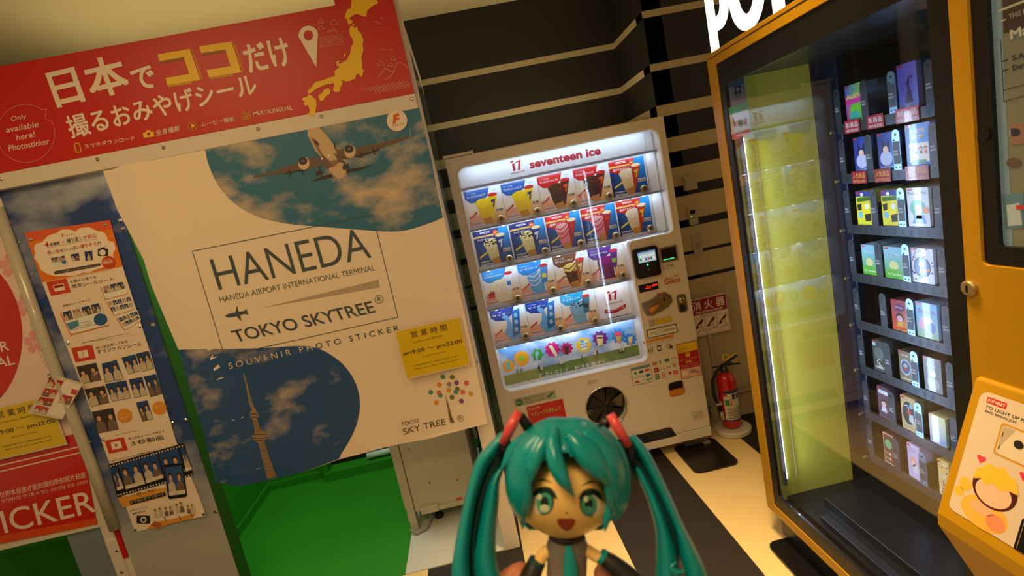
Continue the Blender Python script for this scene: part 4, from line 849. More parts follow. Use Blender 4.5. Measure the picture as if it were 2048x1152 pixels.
P.rect(.696, V(-1.097), .805, V(-.997), (120,150,150), 1); P.rect(.699, V(-1.094), .802, V(-1.013), (222,222,210), 2); P.t('電子マネー ご利用いただけます', .708, V(-1.009), .085, .008, (50,60,60), 2)
P.poly([(.708,V(-1.030)),(.718,V(-1.020)),(.728,V(-1.030)),(.718,V(-1.040))], (60,130,70), 3); P.poly(rrect(.738,V(-1.036),.762,V(-1.022),.006,3), (50,60,60), 3); P.rect(.771, V(-1.034), .796, V(-1.020), (214,60,50), 3); P.t('kitaca', .738, V(-1.058), .026, .007, (60,70,80), 3); P.rect(.772, V(-1.064), .796, V(-1.048), (60,120,140), 3); P.t('SUGOCA', .708, V(-1.060), .024, .008, (40,90,70), 3)
P.poly(rrect(.708,V(-1.086),.732,V(-1.074),.005,3), (206,50,40), 3); P.t('nimoca', .738, V(-1.084), .028, .008, (90,110,120), 3); P.rect(.772, V(-1.085), .798, V(-1.073), (140,160,170), 3)
P.rect(.818, V(-1.010), .843, V(-.992), (186,140,50), 1); P.t('R', .857, V(-1.010), .010, .018, (60,60,60), 1); P.rect(.886, V(-1.006), .912, V(-.990), (90,100,120), 1); P.t('amazon pay', .921, V(-1.000), .030, .007, (80,80,80), 1)
P.poly(rrect(.820,V(-1.052),.847,V(-1.026),.006,3), (170,40,50), 1); P.t('d払い', .824, V(-1.044), .018, .010, (240,230,220), 2); P.t('♪ Pay', .856, V(-1.046), .028, .010, (150,60,60), 1); P.t('merpay', .890, V(-1.042), .028, .008, (70,80,90), 1); P.line(ell(.934, V(-1.035), .007, n=14), .003, (30,60,110), 1, True)
P.t('LINE', .820, V(-1.070), .024, .009, (40,60,50), 1, .02); P.rect(.820, V(-1.092), .845, V(-1.075), (50,110,70), 1); P.t('Pay', .823, V(-1.089), .018, .011, (236,240,236), 2, .01)
P.poly(rrect(.859,V(-1.083),.876,V(-1.064),.004,3), (206,40,44), 1); P.poly(ell(.868, V(-1.072), .005, n=12), (240,220,214), 2); P.t('PayPay', .855, V(-1.094), .026, .007, (200,60,60), 1); P.poly(ell(.904, V(-1.073), .009, n=6), (200,50,46), 1); P.t('Pay', .897, V(-1.093), .014, .007, (200,60,60), 1); P.rect(.922, V(-1.086), .948, V(-1.066), (214,80,60), 1); P.t('au PAY', .924, V(-1.081), .022, .010, (246,226,210), 2)
P.rect(.962, V(-1.123), 1.077, V(-.925), (176,24,34), 1); P.rect(.965, V(-.978), 1.074, V(-.929), (232,196,30), 2); P.rect(.965, V(-1.120), 1.074, V(-1.070), (226,186,170), 2)
for q in range(4): P.t('抽選で当たる' if q else 'アプリで', .970, V(-.948-q*.009), .045, .007, (140,60,20), 3, .01)
P.rect(1.004, V(-1.006), 1.026, V(-.983), (236,206,50), 3); P.t('17', 1.008, V(-1.002), .014, .015, (160,30,30), 4, .03); P.t('セブンティーンアイスアプリ', .972, V(-1.023), .09, .009, (244,226,210), 3, .01); P.t('登場！', .998, V(-1.040), .036, .013, (246,214,60), 3, .02)
for q in range(4): P.t('●ポイントがたまる', .970+.052*(q % 2), V(-1.052-.011*(q//2)), .046, .006, (244,220,210), 3)
P.poly(ell(.987, V(-1.095), .014, n=18), (240,226,216), 3); P.poly(ell(1.03, V(-1.092), .018, .010, 12), (160,140,130), 3); P.poly(ell(1.055, V(-1.102), .012, .010, 12), (190,150,140), 3)
P.line(rrect(.991, V(-1.368), 1.068, V(-1.323), .002, 1), .001, (100,90,80), 1, True); P.t('ご注意', 1.012, V(-1.336), .034, .008, (80,70,64), 1)
for q in range(3): P.t('飲食物の転売はご遠慮ください', .996, V(-1.346-q*.008), .066, .005, (90,80,72), 1)
P.t('商品が出るまで', .455, V(-1.022), .06, .007, (90,80,72), 1); P.t('お待ちください', .455, V(-1.034), .058, .007, (90,80,72), 1)
P.rect(.053, V(-1.063), .277, V(-1.020), (170,176,152), 1); P.poly(ell(.079, V(-1.042), .019, n=22), (30,120,60), 2); P.t('省エネ', .066, V(-1.046), .026, .009, (220,236,220), 3); P.t('環境にやさしい', .108, V(-1.040), .105, .013, (90,120,70), 2, .01); P.t('SEVENTEEN ICE 自販機', .110, V(-1.056), .100, .009, (176,50,50), 2, .01); P.poly([(.225,V(-1.045)),(.262,V(-1.025)),(.268,V(-1.035)),(.24,V(-1.055))], (50,130,70), 2)
P.rect(.110, V(-1.24), .308, V(-1.076), (200,30,28), 1); P.t('アプリで', .118, V(-1.102), .06, .017, (244,230,214), 2, .02); P.t('マイレージを貯めよう!', .128, V(-1.137), .165, .024, (60,24,24), 2, .03); P.t('マイレージを貯めよう!', .126, V(-1.135), .165, .024, (246,226,90), 3, .005)
P.build('notices', vm, ('printed_ink',))
# coin handle plate
m = MB().prism([[(.812,V(-.662)),(.86,V(-.655)),(.905,V(-.636)),(.95,V(-.634)),(.978,V(-.655)),(.98,V(-.685)),(.955,V(-.712)),(.90,V(-.73)),(.85,V(-.742)),(.826,V(-.735)),(.814,V(-.70))]], XZ(YV-.006), Vector((0, .007, 0)))
cp = m.build('coin_plate', 'steel', vm, bevel=.002)
MB().lathe((.935, YV-.007, V(-.668)), [(.022, 0), (.022, .003), (.017, .003), (.016, .001)], 24, 'Y').build('coin_slot', 'chrome', cp); bx('coin_gap', 'black_plastic', cp, .931, .938, YV-.0095, YV-.008, V(-.68), V(-.657))
mat('amber_lever', (206, 130, 30), .3)
MB().tube([(.845, YV-.02, V(-.712)), (.865, YV-.024, V(-.700)), (.885, YV-.022, V(-.692)), (.898, YV-.018, V(-.690))], [.014, .013, .010, .008], 14).build('return_lever', 'amber_lever', cp, smooth=True)
lk = MB().prism([rrect(1.001, V(-.760), 1.054, V(-.660), .018, 5)], XZ(YV-.006), Vector((0, .007, 0))).build('lock_plate', 'steel', vm, bevel=.002)
MB().lathe((1.028, YV-.007, V(-.690)), [(.014, 0), (.014, .006), (.010, .008)], 20, 'Y').build('lock_barrel', 'chrome', lk); bx('handle_slot', 'dark_metal', lk, 1.012, 1.044, YV-.0075, YV-.006, V(-.752), V(-.715), .002)
# coin return and outlet
rt = MB(); rt.box(.880, .978, YV+.03, YV+.034, V(-1.22), V(-1.12)); rt = rt.build('coin_return', 'black_plastic', vm); bx('return_lip', 'amber_lever', rt, .886, .972, YV+.004, YV+.03, V(-1.212), V(-1.180), .004)
m = MB(); m.tube([Vector((.532+.114*math.cos(t), YV-.002, V(-1.177)+.114*math.sin(t))) for t in [2*math.pi*k/48 for k in range(49)]], .004, 8, cap=False); rg = m.build('outlet_ring', 'chrome', vm, smooth=True)
ob = MB(); ob.box(.415, .65, YV+.045, YV+.05, V(-1.295), V(-1.06)); ob.build('outlet_back', 'black_plastic', vm)
mat('smoky_flap', (44, 40, 38), .12, coat=.4)
fp = MB()
for k in range(7):
    a0 = math.radians(-70+k*51); a1 = a0+math.radians(44); c = (.532, V(-1.177))
    fp.add([(c[0], YV+.018, c[1]), (c[0]+.112*math.cos(a0), YV+.03, c[1]+.112*math.sin(a0)), (c[0]+.112*math.cos(a1), YV+.022, c[1]+.112*math.sin(a1))], [(0, 1, 2)])
fp.build('outlet_flap', 'smoky_flap', vm)

# ================================================================== FIRE EXTINGUISHER
ex = empty('fire_extinguisher', (1.29, 2.77, .03), 'red fire extinguisher with a yellow ring pin standing on a round white base', 'fire extinguisher')
mat('extinguisher_red', (196, 20, 14), .25, coat=.4); mat('pin_yellow', (226, 190, 30), .4)
cx, cy = 1.25, 2.75
MB().lathe((cx, cy, .035), [(.043, 0), (.047, .006), (.047, .02), (.052, .03), (.052, .265), (.049, .29), (.040, .313), (.026, .325), (.017, .33)], 36).build('cylinder', 'extinguisher_red', ex, smooth=True)
m = MB(); m.lathe((cx, cy, .363), [(.020, 0), (.020, .02), (.014, .03), (.014, .045)], 18); m.box(cx-.012, cx+.05, cy-.01, cy+.01, .398, .408); m.build('valve', 'dark_metal', ex)
m = MB(); m.tube([(cx-.02, cy-.005, .405), (cx+.03, cy-.012, .425), (cx+.075, cy-.02, .45)], [.006, .007, .006], 8); m.build('lever', 'black_plastic', ex, smooth=True)
m = MB(); m.tube([(cx-.06, cy+.01, .398), (cx, cy, .402), (cx+.09, cy-.01, .395)], [.004, .006, .005], 8); m.build('carry_handle', 'black_plastic', ex, smooth=True)
m = MB(); m.tube([Vector((cx+.005+.017*math.cos(t), cy-.025, .455+.017*math.sin(t))) for t in [2*math.pi*k/20 for k in range(21)]], .004, 8, cap=False); m.tube([(cx+.02, cy-.025, .448), (cx+.07, cy-.03, .465)], .005, 8); m.build('safety_pin', 'pin_yellow', ex, smooth=True)
m = MB(); m.tube([(cx-.015, cy, .39), (cx-.05, cy-.01, .38), (cx-.085, cy-.015, .33), (cx-.09, cy-.02, .25), (cx-.075, cy-.02, .19), (cx-.065, cy-.03, .14)], .009, 10); hs = m.build('hose', 'dark_rubber', ex, smooth=True)
m = MB(); m.tube([(cx-.066, cy-.03, .15), (cx-.06, cy-.03, .10)], [.009, .012], 10); m.build('nozzle', 'ivory_plastic', ex, smooth=True); bx('hose_clip', 'ivory_plastic', ex, cx-.088, cx-.05, cy-.03, cy, .185, .20, .003)
# curved label
lb = MB(); n = 16
def band(a0, a1, z0, z1, r, mi): 
    vs = []; fs = []
    for k in range(n+1): t = math.radians(a0+(a1-a0)*k/n); vs += [(cx+r*math.cos(t), cy+r*math.sin(t), z0), (cx+r*math.cos(t), cy+r*math.sin(t), z1)]
    for k in range(n): fs.append((2*k, 2*k+2, 2*k+3, 2*k+1))
    lb.add(vs, fs, mi)
mat('label_paper', (214, 208, 190), .5, noise=.08, nscale=60); mat('label_blue', (40, 70, 130), .5); mat('label_green', (60, 140, 90), .5); mat('ink_grey', (110, 104, 100), .5); mat('label_red', (200, 50, 40), .5)
band(215, 345, .085, .262, .0528, 0); band(215, 345, .250, .268, .0532, 1); band(215, 345, .084, .094, .0532, 1); band(222, 250, .18, .215, .0533, 2); band(252, 300, .160, .210, .0533, 0); band(255, 262, .18, .22, .0536, 4); band(215, 240, .236, .252, .0536, 4)
for k in range(7): band(232, 330, .102+.0095*k, .106+.0095*k, .0535, 3)
for k in range(3): band(268+k*24, 284+k*24, .215, .245, .0536, 3 if k else 5)
lb.build('label_sheet', ['label_paper', 'label_blue', 'label_green', 'ink_grey', 'label_red', 'black_plastic'], ex)
mat('base_white', (206, 200, 186), .45)
tag(MB().lathe((cx, cy, 0), [(.094, 0.001), (.100, .006), (.100, .026), (.092, .034), (.06, .032), (.055, .030)], 40).build('extinguisher_stand', 'base_white', bevel=0), 'round white plastic base under the fire extinguisher', 'stand')
es = empty('extinguisher_sign', (1.25, 2.86, 0), 'maroon and white fire extinguisher sign on a pale post behind the extinguisher', 'sign')
bx('sign_post', 'ivory_plastic', es, 1.232, 1.252, 2.855, 2.875, .0, .58, .002); bx('sign_foot', 'ivory_plastic', es, 1.17, 1.32, 2.835, 2.895, .0, .012, .002)
P = planeY(2.848); q = (1.150, V(-.980), 1.368, V(-.760))
bx('sign_plate', 'paper_white', es, q[0], q[2], 2.849, 2.855, q[1], q[3], .001)
P.rect(q[0]+.004, V(-.853), q[2]-.004, V(-.764), (150, 26, 60), 1); P.t('消 火 器', 1.162, V(-.826), .192, .052, (236,226,214), 2, .03); P.t('FIRE EXTINGUISHER', 1.175, V(-.848), .165, .014, (236,226,214), 2, .02); P.t('使用方法 使い方', 1.20, V(-.868), .1, .009, (90,40,60), 2)
for i in range(3):
    x = 1.157+.070*i; P.line([(x,V(-.972)),(x+.064,V(-.972)),(x+.064,V(-.874)),(x,V(-.874))], .0014, (150,60,80), 1, True)
    P.poly([(x+.008,V(-.935)),(x+.02,V(-.93)),(x+.05,V(-.90)),(x+.058,V(-.885)),(x+.05,V(-.88)),(x+.03,V(-.898)),(x+.008,V(-.922))], (110,30,50), 2); P.line([(x+.01,V(-.96)),(x+.03,V(-.945)),(x+.055,V(-.95)),(x+.04,V(-.925))], .003, (140,60,80), 2); P.poly(ell(x+.035, V(-.918), .012, .010, 10), (226,180,170), 2.5)
P.build('sign_print', es, ('printed_ink',))
# crate behind
cr = empty('plastic_crate', (1.2, 2.86, 0), 'grey perforated plastic crate behind the hose of the extinguisher', 'crate')
mat('crate_grey', (150, 146, 138), .5)
holes = [rrect(1.128+.012*i, .05+.016*j, 1.136+.012*i, .061+.016*j, .001, 1) for i in range(5) for j in range(5)]
MB().prism([rrect(1.110, .0, 1.20, .20, .004, 2)]+holes, XZ(2.865), Vector((0, .004, 0))).build('perforated_side', 'crate_grey', cr); bx('crate_body', 'dark_rubber', cr, 1.115, 1.195, 2.872, 2.9, .0, .19)
tag(MB().tube([(1.30, 2.88, .165), (1.5, 2.88, .165), (1.9, 2.88, .165)], .012, 12).build('wall_pipe', 'ivory_plastic', smooth=True), 'pale horizontal pipe low on the wall behind the extinguisher', 'pipe')

# ================================================================== YELLOW TOY MACHINE
XP = .96; YF, YN = 1.898, .963
tm = empty('toy_machine', (1.35, 1.3, 0), 'tall yellow vending machine with a glass front and shelves of boxed toys', 'vending machine')
T1, T0 = H+.336, H-1.424
uo = lambda y: -y
gl = rrect(-1.805, H-1.33, -1.012, H+.232, .012, 3)
m = MB().prism([[(-YF, T0), (-.963, T0), (-.963, T1), (-YF, T1)], gl_o := rrect(-YF+.055, H-1.385, -.964-.0, H+.308, .004, 1)] if False else [[(-YF, T0), (-.925, T0), (-.925, T1), (-YF, T1)], rrect(-1.842, H-1.385, -.963, H+.308, .003, 1)], YZ(XP), Vector((.022, 0, 0)))
m.build('yellow_frame', 'yellow_paint', tm, bevel=.003)
MB().prism([rrect(-1.8415, H-1.3845, -.9635, H+.3075, .003, 1), gl], YZ(XP+.004), Vector((.012, 0, 0))).build('black_frame', 'black_plastic', tm, bevel=.001)
glass_mat('machine_glass', 1.5, 1.25)
MB().prism([rrect(-1.803, H-1.328, -1.014, H+.230, .01, 3)], YZ(XP+.008), Vector((.004, 0, 0))).build('glass_pane', 'machine_glass', tm)
bx('cornice', 'yellow_paint', tm, XP-.002, XP+.60, .60, YF+.001, T1+.002, T1+.016, .002)
cs = MB(); cs.box(XP+.022, 1.86, YF-.03, YF, .12, T1); cs.build('far_side', 'yellow_paint', tm)
mat('inner_yellow', (190, 180, 62), .4)
bx('inner_side', 'inner_yellow', tm, XP+.024, 1.295, YF-.060, YF-.032, H-1.37, H+.28); bx('inner_side_black', 'black_plastic', tm, 1.296, 1.86, YF-.060, YF-.032, H-1.37, H+.28)
bx('back_panel', 'black_plastic', tm, 1.84, 1.87, .62, YF, .12, T1); bx('inner_top', 'black_plastic', tm, XP+.06, 1.86, .62, YF-.03, H+.25, T1); bx('inner_floor', 'black_plastic', tm, XP+.055, 1.86, .96, YF-.03, .12, H-1.355)
bx('near_side', 'black_plastic', tm, XP+.1, 1.86, .935, .955, .12, T1); bx('plinth', 'black_plastic', tm, .99, 1.85, .62, 1.86, 0.0125, .121)
bx('delivery_sill', 'dark_metal', tm, 1.03, 1.06, 1.12, 1.66, H-1.354, H-1.335, .002); bx('delivery_ramp', 'black_plastic', tm, 1.10, 1.28, 1.06, 1.74, H-1.355, H-1.325, .003)
mat('blue_black', (36, 44, 64), .3, .4)
MB().prism([[(-1.836, H-1.22), (-1.81, H-1.225), (-1.775, H-1.18), (-1.775, H+.27), (-1.836, H+.27)]], YZ(1.345), Vector((.03, 0, 0))).build('guide_column', 'blue_black', tm, bevel=.003)
bx('guide_column_side', 'blue_black', tm, 1.30, 1.35, 1.832, 1.838, H-1.22, H+.27)
mat('led_strip', (255, 255, 255), .3, emit=(206, 226, 255), es=8)
bx('led_channel', 'steel', tm, XP+.042, XP+.057, 1.824, 1.8375, H-1.30, H+.06, .001)
st = MB()
for k in range(90): z = H-1.275+k*.0147; st.box(XP+.058, XP+.0605, 1.826, 1.834, z, z+.011)
tag(st.build('led_strip', 'led_strip', tm), kind='stuff')
area('cabinet_led', (XP+.075, 1.80, H-.62), .02, 4.0, (.50, .70, 1), (1.36, 1.50, H-.62), 1.28)
area('cabinet_led', (XP+.075, 1.02, H-.55), .02, 3.0, (.50, .70, 1), (1.34, 1.62, H-.55), 1.3)
area('cabinet_led', (XP+.066, 1.79, H-.62), .01, .10, (.85, .92, 1), (XP+.16, 1.86, H-.62), 1.28)
# stickers inside the pane by the hinge
P = planeY(1.80); s_ = P
u0 = XP+.02
P.poly(P.px([(1456,166),(1487,152),(1494,205),(1462,213)]), (120,116,110), 0); P.poly(P.px([(1456,166),(1487,152),(1488,166),(1458,176)]), (60,90,90), 1); P.line(P.px([(1470,175),(1479,172),(1480,184),(1471,187)]), .006, (30,60,80), 2, True); P.tpx('LOOK', (1471,195),(1482,192),(1470,190), (40,60,70), 2)
P.poly(P.px([(1457,216),(1495,203),(1502,262),(1465,280)]), (214,206,196), 0); P.poly(P.px([(1457,216),(1495,203),(1497,217),(1460,230)]), (60,170,140), 1)
P.line(P.px([(1466,238),(1470,252)]), .006, (170,80,70), 2); P.poly(P.px(ell(1481,246,5,8,14)), (60,140,80), 2); P.line(P.px([(1489,237),(1494,240),(1490,246),(1495,251)]), .005, (190,130,120), 2); P.poly(P.px([(1463,270),(1500,256),(1501,268),(1486,272),(1470,281),(1466,279)]), (214,120,80), 1)
o = P.build('notice_sticker', tm, ('printed_ink',))
# trays, dividers and boxes
TX = 1.33; TZ = [.020, -.150, -.327, -.503, -.681, -.858, -1.037, -1.215]
mat('tray_metal', (56, 61, 74), .35, .4); mat('divider_grey', (56, 62, 76), .4, .2); mat('divider_lit', (150, 190, 230), .22, .6)  # the brighter divider copy has the blue LED reflection put into its colour
tagc = {0: ('新商品', 'NEW RELEASE!', (178, 40, 70), (240, 226, 226)), 1: ('人気商品', 'HOT-SELLING!', (150, 30, 60), (236, 170, 80))}
DY = [1.762, 1.640, 1.530, 1.402, 1.300, 1.20, 1.10]
for r, z in enumerate(TZ):
    zb_ = H+z
    tr = bx('tray', 'tray_metal', tm, TX, 1.80, 1.06, 1.775, zb_-.030, zb_-.026, 0)
    bx('tray_front', 'tray_metal', tr, TX-.003, TX+.001, 1.06, 1.775, zb_-.032, zb_+.001, .001)
    hl = Print((TX-.0034, 0, 0), (0,-1,0), (0,0,1), (-1,0,0))
    for k in range(22): y = 1.755-.031*k; hl.rect(-y, zb_-.014, -y+.013, zb_-.010, (16,16,20), 0); hl.poly(ell(-y+.006, zb_-.021, .0042, n=8), (16,16,20), 0)
    hl.build('tray_holes', tr, ('printed_ink',))
    MB().tube([(TX-.004, 1.785, zb_-.02), (TX-.02, 1.785, zb_-.02)], .006, 8).build('tray_pin', 'chrome', tr)
    for i, y in enumerate(DY):
        if r in (0,) and i == 0: pass
        br = i % 4 == 2
        d = MB(); h_ = .122; yy = y
        pl = [(-yy-.014, zb_), (-yy+.014, zb_)]+[(-yy+.014*math.cos(t), zb_+h_-.014+.014*math.sin(t)) for t in [math.pi*k/6 for k in range(7)]]
        d.prism([pl], YZ(TX-.004), Vector((.003, 0, 0))); d = d.build('divider', 'divider_grey' if not br else 'divider_lit', tr)
        hp = Print((TX-.0042, 0, 0), (0,-1,0), (0,0,1), (-1,0,0)); hp.step = .0003
        if br: hp.rect(-yy-.0125, zb_+.018, -yy+.0125, zb_+.086, (70,78,92), 1)
        hp.poly(ell(-yy, zb_+.106, .004, n=8), (14,14,18), 1); hp.poly(ell(-yy-.006, zb_+.008, .003, n=8), (14,14,18), 1); hp.poly(ell(-yy+.007, zb_+.008, .003, n=8), (14,14,18), 1); hp.poly(ell(-yy-.006, zb_+.090, .003, n=8), (14,14,18), 1)
        hp.t('POP', -yy-.010, zb_+.053, .014, .006, (200,206,216), 2, .02); hp.t('MART', -yy-.010, zb_+.044, .018, .006, (200,206,216), 2, .02)
        hp.build('divider_print', tr, ('printed_ink',))
        bx('lane_wall', 'black_plastic', tr, TX, 1.74, yy-.0015, yy+.0015, zb_-.026, zb_+.075)
    if r < 2:
        a, b_, c, d_ = tagc[r]
        for i, y in enumerate((1.700, 1.600, 1.480) if r == 0 else (1.690, 1.590, 1.462)):
            tg = Print((TX-.006, -0, 0), (0,-1,0), (0,0,1), (-1,0,0)); w = .066 if i < 2 else .080
            tg.rect(-y-w/2, zb_-.034, -y+w/2, zb_+.008, c, 0); tg.t(a, -y-w/2+.006, zb_-.016, w-.012, .018, d_, 1, .01); tg.t(b_, -y-w/2+.006, zb_-.030, w-.012, .009, d_, 1, .01)
            tg.build('shelf_tag', tr, ('glossy_print',))
def toybox(y1, y0, zt, zb_, side, label, draw, depth=.12):
    """one boxed toy; y1 far edge, y0 near edge"""
    z1, z0 = H+zt, H+zb_+.0005
    m = mat('carton_%d_%d_%d' % side, side, .45)
    o = MB().box(TX+.0015, TX+depth, y0, y1, z0, z1).build('toy_box', m, bevel=.0015)
    w, h = y1-y0, z1-z0
    P = Print((TX+.001, y1, z0), (0,-1,0), (0,0,1), (-1,0,0)); P.step = .0002
    draw(P, w, h); P.rect(w*.05, h*.93, w*.27, h*.975, (200,30,40), 5); pr = P.build('box_print', o, ('glossy_print',))
    tag(o, label, 'toy box', 'boxed toys on the shelves of the yellow machine')
def person(P, w, h, cx, cy, r, hair, skin, body, z=2):
    P.poly([(cx-r*.9, cy-r*2.2), (cx+r*.9, cy-r*2.2), (cx+r*.5, cy-r*.6), (cx-r*.5, cy-r*.6)], body, z); P.poly(ell(cx, cy+r*.15, r, r, 18), hair, z+.5); P.poly(ell(cx, cy-r*.12, r*.74, r*.68, 16), skin, z+1)
    for s2 in (-1, 1): P.poly(ell(cx+s2*r*.3, cy-r*.15, r*.10, r*.14, 8), (40,40,60), z+1.5)
def d_alien(P, w, h): P.poly([(0,0),(w,0),(w,h),(0,h)], None, 0, 0, [(200,40,170),(80,200,60),(120,220,80),(60,110,220)]); P.poly([(0,h*.72),(w*.5,h*.66),(w,h*.74),(w,h*.5),(0,h*.46)], (226,60,170), 1); P.poly(ell(w*.55,h*.30,w*.30,h*.18), (120,220,60), 1); P.t('ALIEN', w*.06, h*.62, w*.9, h*.12, (240,246,120), 2, .03); P.poly(ell(w*.5,h*.16,w*.32,h*.13), (60,190,170), 2)
def d_violet(P, w, h):
    P.poly([(0,0),(w,0),(w,h),(0,h)], None, 0, 0, [(70,90,200),(90,130,230),(120,110,210),(96,80,190)])
    rn = random.Random(4)
    for q in range(30): P.poly(ell(w*(.5+.28*rn.uniform(-1,1)), h*(.52+.25*rn.uniform(-1,1)), w*.03, h*.02, 6), (60,40,110), 1)
    P.poly([(w*.3,h*.14),(w*.75,h*.14),(w*.6,h*.5),(w*.62,h*.72),(w*.45,h*.6),(w*.5,h*.4)], (50,34,96), 1.5)
def d_blue(P, w, h): P.poly([(0,0),(w,0),(w,h),(0,h)], None, 0, 0, [(40,60,150),(60,130,220),(30,80,190),(24,50,140)]); P.poly(ell(w*.5,h*.32,w*.38,h*.20), (190,200,240), 1); P.poly([(w*.3,h*.85),(w*.5,h*.62),(w*.7,h*.85),(w*.75,h*.5),(w*.25,h*.5)], (24,24,60), 1.5); P.poly(ell(w*.5,h*.55,w*.17,h*.09), (230,200,190), 2); P.t('CLASSIC SERIES', w*.12, h*.07, w*.76, h*.04, (230,230,240), 2)
def d_room(P, w, h):
    P.rect(0,0,w,h,(30,120,214),0); P.t("ANDY'S", w*.22, h*.78, w*.56, h*.11, (240,214,110), 1, .02); P.t('ROOM', w*.28, h*.65, w*.44, h*.10, (240,214,110), 1, .02); P.rect(w*.12,h*.12,w*.9,h*.56,(226,220,206),1)
    for i in range(4): person(P, w, h, w*(.22+.19*i), h*.42, w*.075, ((40,30,30),(200,150,80),(120,70,40),(180,60,30))[i], (230,190,160), ((200,200,200),(60,110,180),(70,60,50),(190,60,50))[i])
    P.rect(w*.2,h*.10,w*.8,h*.17,(60,140,70),4)
def d_yellow(P, w, h):
    P.rect(0,0,w,h,(226,220,60),0); P.rect(0,h*.84,w,h,(50,60,150),1); P.poly(ell(w*.42,h*.90,w*.1,h*.05), (240,240,240), 2)
    P.poly([(w*.05,h*.80),(w*.9,h*.84),(w*.92,h*.72),(w*.08,h*.68)], (60,110,40), 2); P.poly([(w*.35,h*.60),(w*.9,h*.66),(w*.85,h*.28),(w*.4,h*.20)], (240,224,50), 2); P.poly([(w*.05,h*.6),(w*.35,h*.64),(w*.33,h*.45),(w*.1,h*.42)], (40,34,50), 2.5); P.poly([(w*.5,h*.30),(w*.9,h*.34),(w*.88,h*.12),(w*.55,h*.10)], (50,40,50), 3); P.poly(ell(w*.7,h*.55,w*.13,h*.08), (240,244,250), 4); P.poly(ell(w*.25,h*.3,w*.15,h*.1), (120,190,220), 3)
def d_baby(P, w, h): P.rect(0,0,w,h,(206,212,224),0); P.t('Baby Mo', w*.08, h*.80, w*.84, h*.10, (70,70,90), 1); P.poly(ell(w*.48,h*.48,w*.36,h*.22), (60,170,140), 1); P.poly([(w*.2,h*.08),(w*.85,h*.08),(w*.75,h*.30),(w*.3,h*.30)], (50,120,210), 2); person(P, w, h, w*.52, h*.45, w*.17, (230,180,100), (236,200,170), (226,226,230)); P.poly(ell(w*.85,h*.42,w*.14,h*.09), (214,140,60), 4)
def d_meadow(P, w, h): P.poly([(0,0),(w,0),(w,h),(0,h)], None, 0, 0, [(90,170,60),(90,170,60),(140,190,226),(150,200,230)]); P.poly([(0,0),(w,0),(w,h*.24),(w*.5,h*.30),(0,h*.26)], (90,180,60), 1); P.poly(ell(w*.5,h*.42,w*.25,h*.14), (214,214,150), 1); P.t('MOMO', w*.2, h*.72, w*.6, h*.10, (190,220,236), 1, .02); P.t('The Twin Bears', w*.12, h*.10, w*.76, h*.08, (226,240,214), 2, .01)
def d_badge(P, w, h):
    P.rect(0,0,w,h,(206,212,236),0); rn = random.Random(8)
    for q in range(26): x, y = w*rn.random(), h*rn.random(); P.poly([(x,y),(min(w,x+w*.12),y+h*.02),(x+w*.02,min(h,y+h*.07))], (40,50,130), 1)
    P.poly(ell(w*.5,h*.46,w*.38,h*.30), (60,30,50), 2); P.poly(ell(w*.5,h*.46,w*.32,h*.24), (80,120,200), 3); person(P, w, h, w*.5, h*.52, w*.14, (190,190,200), (226,180,160), (226,226,220), 4); P.poly([(w*.45,h*.3),(w*.85,h*.38),(w*.85,h*.44),(w*.45,h*.36)], (200,140,70), 6)
def d_rose(P, w, h): P.poly([(0,0),(w,0),(w,h),(0,h)], None, 0, 0, [(190,80,50),(200,150,60),(150,60,100),(140,50,80)]); P.poly(ell(w*.5,h*.76,w*.32,h*.13), (96,40,110), 1); P.t('Dream', w*.28, h*.74, w*.44, h*.06, (236,190,210), 2, .02); person(P, w, h, w*.5, h*.42, w*.24, (40,26,36), (226,170,190), (214,160,60)); P.rect(w*.06,h*.05,w*.94,h*.14,(190,70,40),3)
def d_stitch(P, w, h): P.poly([(0,0),(w,0),(w,h),(0,h)], None, 0, 0, [(100,150,90),(120,160,110),(80,150,230),(110,170,240)]); P.t('Stitch', w*.12, h*.70, w*.8, h*.12, (90,60,140), 1, .03); P.poly(ell(w*.3,h*.36,w*.18,h*.13), (200,130,180), 1); P.poly(ell(w*.72,h*.32,w*.17,h*.15), (60,90,180), 1); P.poly(ell(w*.5,h*.5,w*.3,h*.12), (190,170,220), .5)
def d_monster(P, w, h):
    P.rect(0,0,w,h,(60,74,80),0); P.poly(ell(w*.5,h*.58,w*.38,h*.22), (90,104,110), 1); rn = random.Random(9)
    for q in range(16): P.poly(ell(w*(.3+.4*rn.random()), h*(.2+.22*rn.random()), w*.06, h*.03, 7, rn.random()*3), (190,206,206), 2)
    P.t('ANIMALS', w*.15, h*.1, w*.7, h*.09, (210,220,220), 3, .03); P.rect(w*.05,h*.83,w*.3,h*.93,(140,190,200),3)
def d_seal(P, w, h): P.rect(0,0,w,h,(120,112,96),0); P.poly(ell(w*.5,h*.48,w*.40,h*.26), (170,200,226), 1); P.poly(ell(w*.5,h*.48,w*.33,h*.21), (70,90,140), 2); person(P, w, h, w*.5, h*.52, w*.15, (200,200,210), (190,170,180), (180,60,50), 3); P.t('EXPLORER', w*.2, h*.84, w*.6, h*.05, (226,220,200), 2, .02); P.rect(w*.15,h*.08,w*.85,h*.12,(210,200,170),2)
def d_real(P, w, h): P.rect(0,0,w,h,(54,48,56),0); P.t('MARCH', w*.25, h*.86, w*.4, h*.05, (210,210,214), 1, .02); P.t('REALITY', w*.2, h*.74, w*.55, h*.06, (210,210,214), 1, .02); P.poly(ell(w*.5,h*.54,w*.2,h*.12), (170,166,176), 1); P.poly(ell(w*.5,h*.26,w*.36,h*.18), (130,126,136), 1); P.poly(ell(w*.5,h*.38,w*.13,h*.05), (90,86,96), 2)
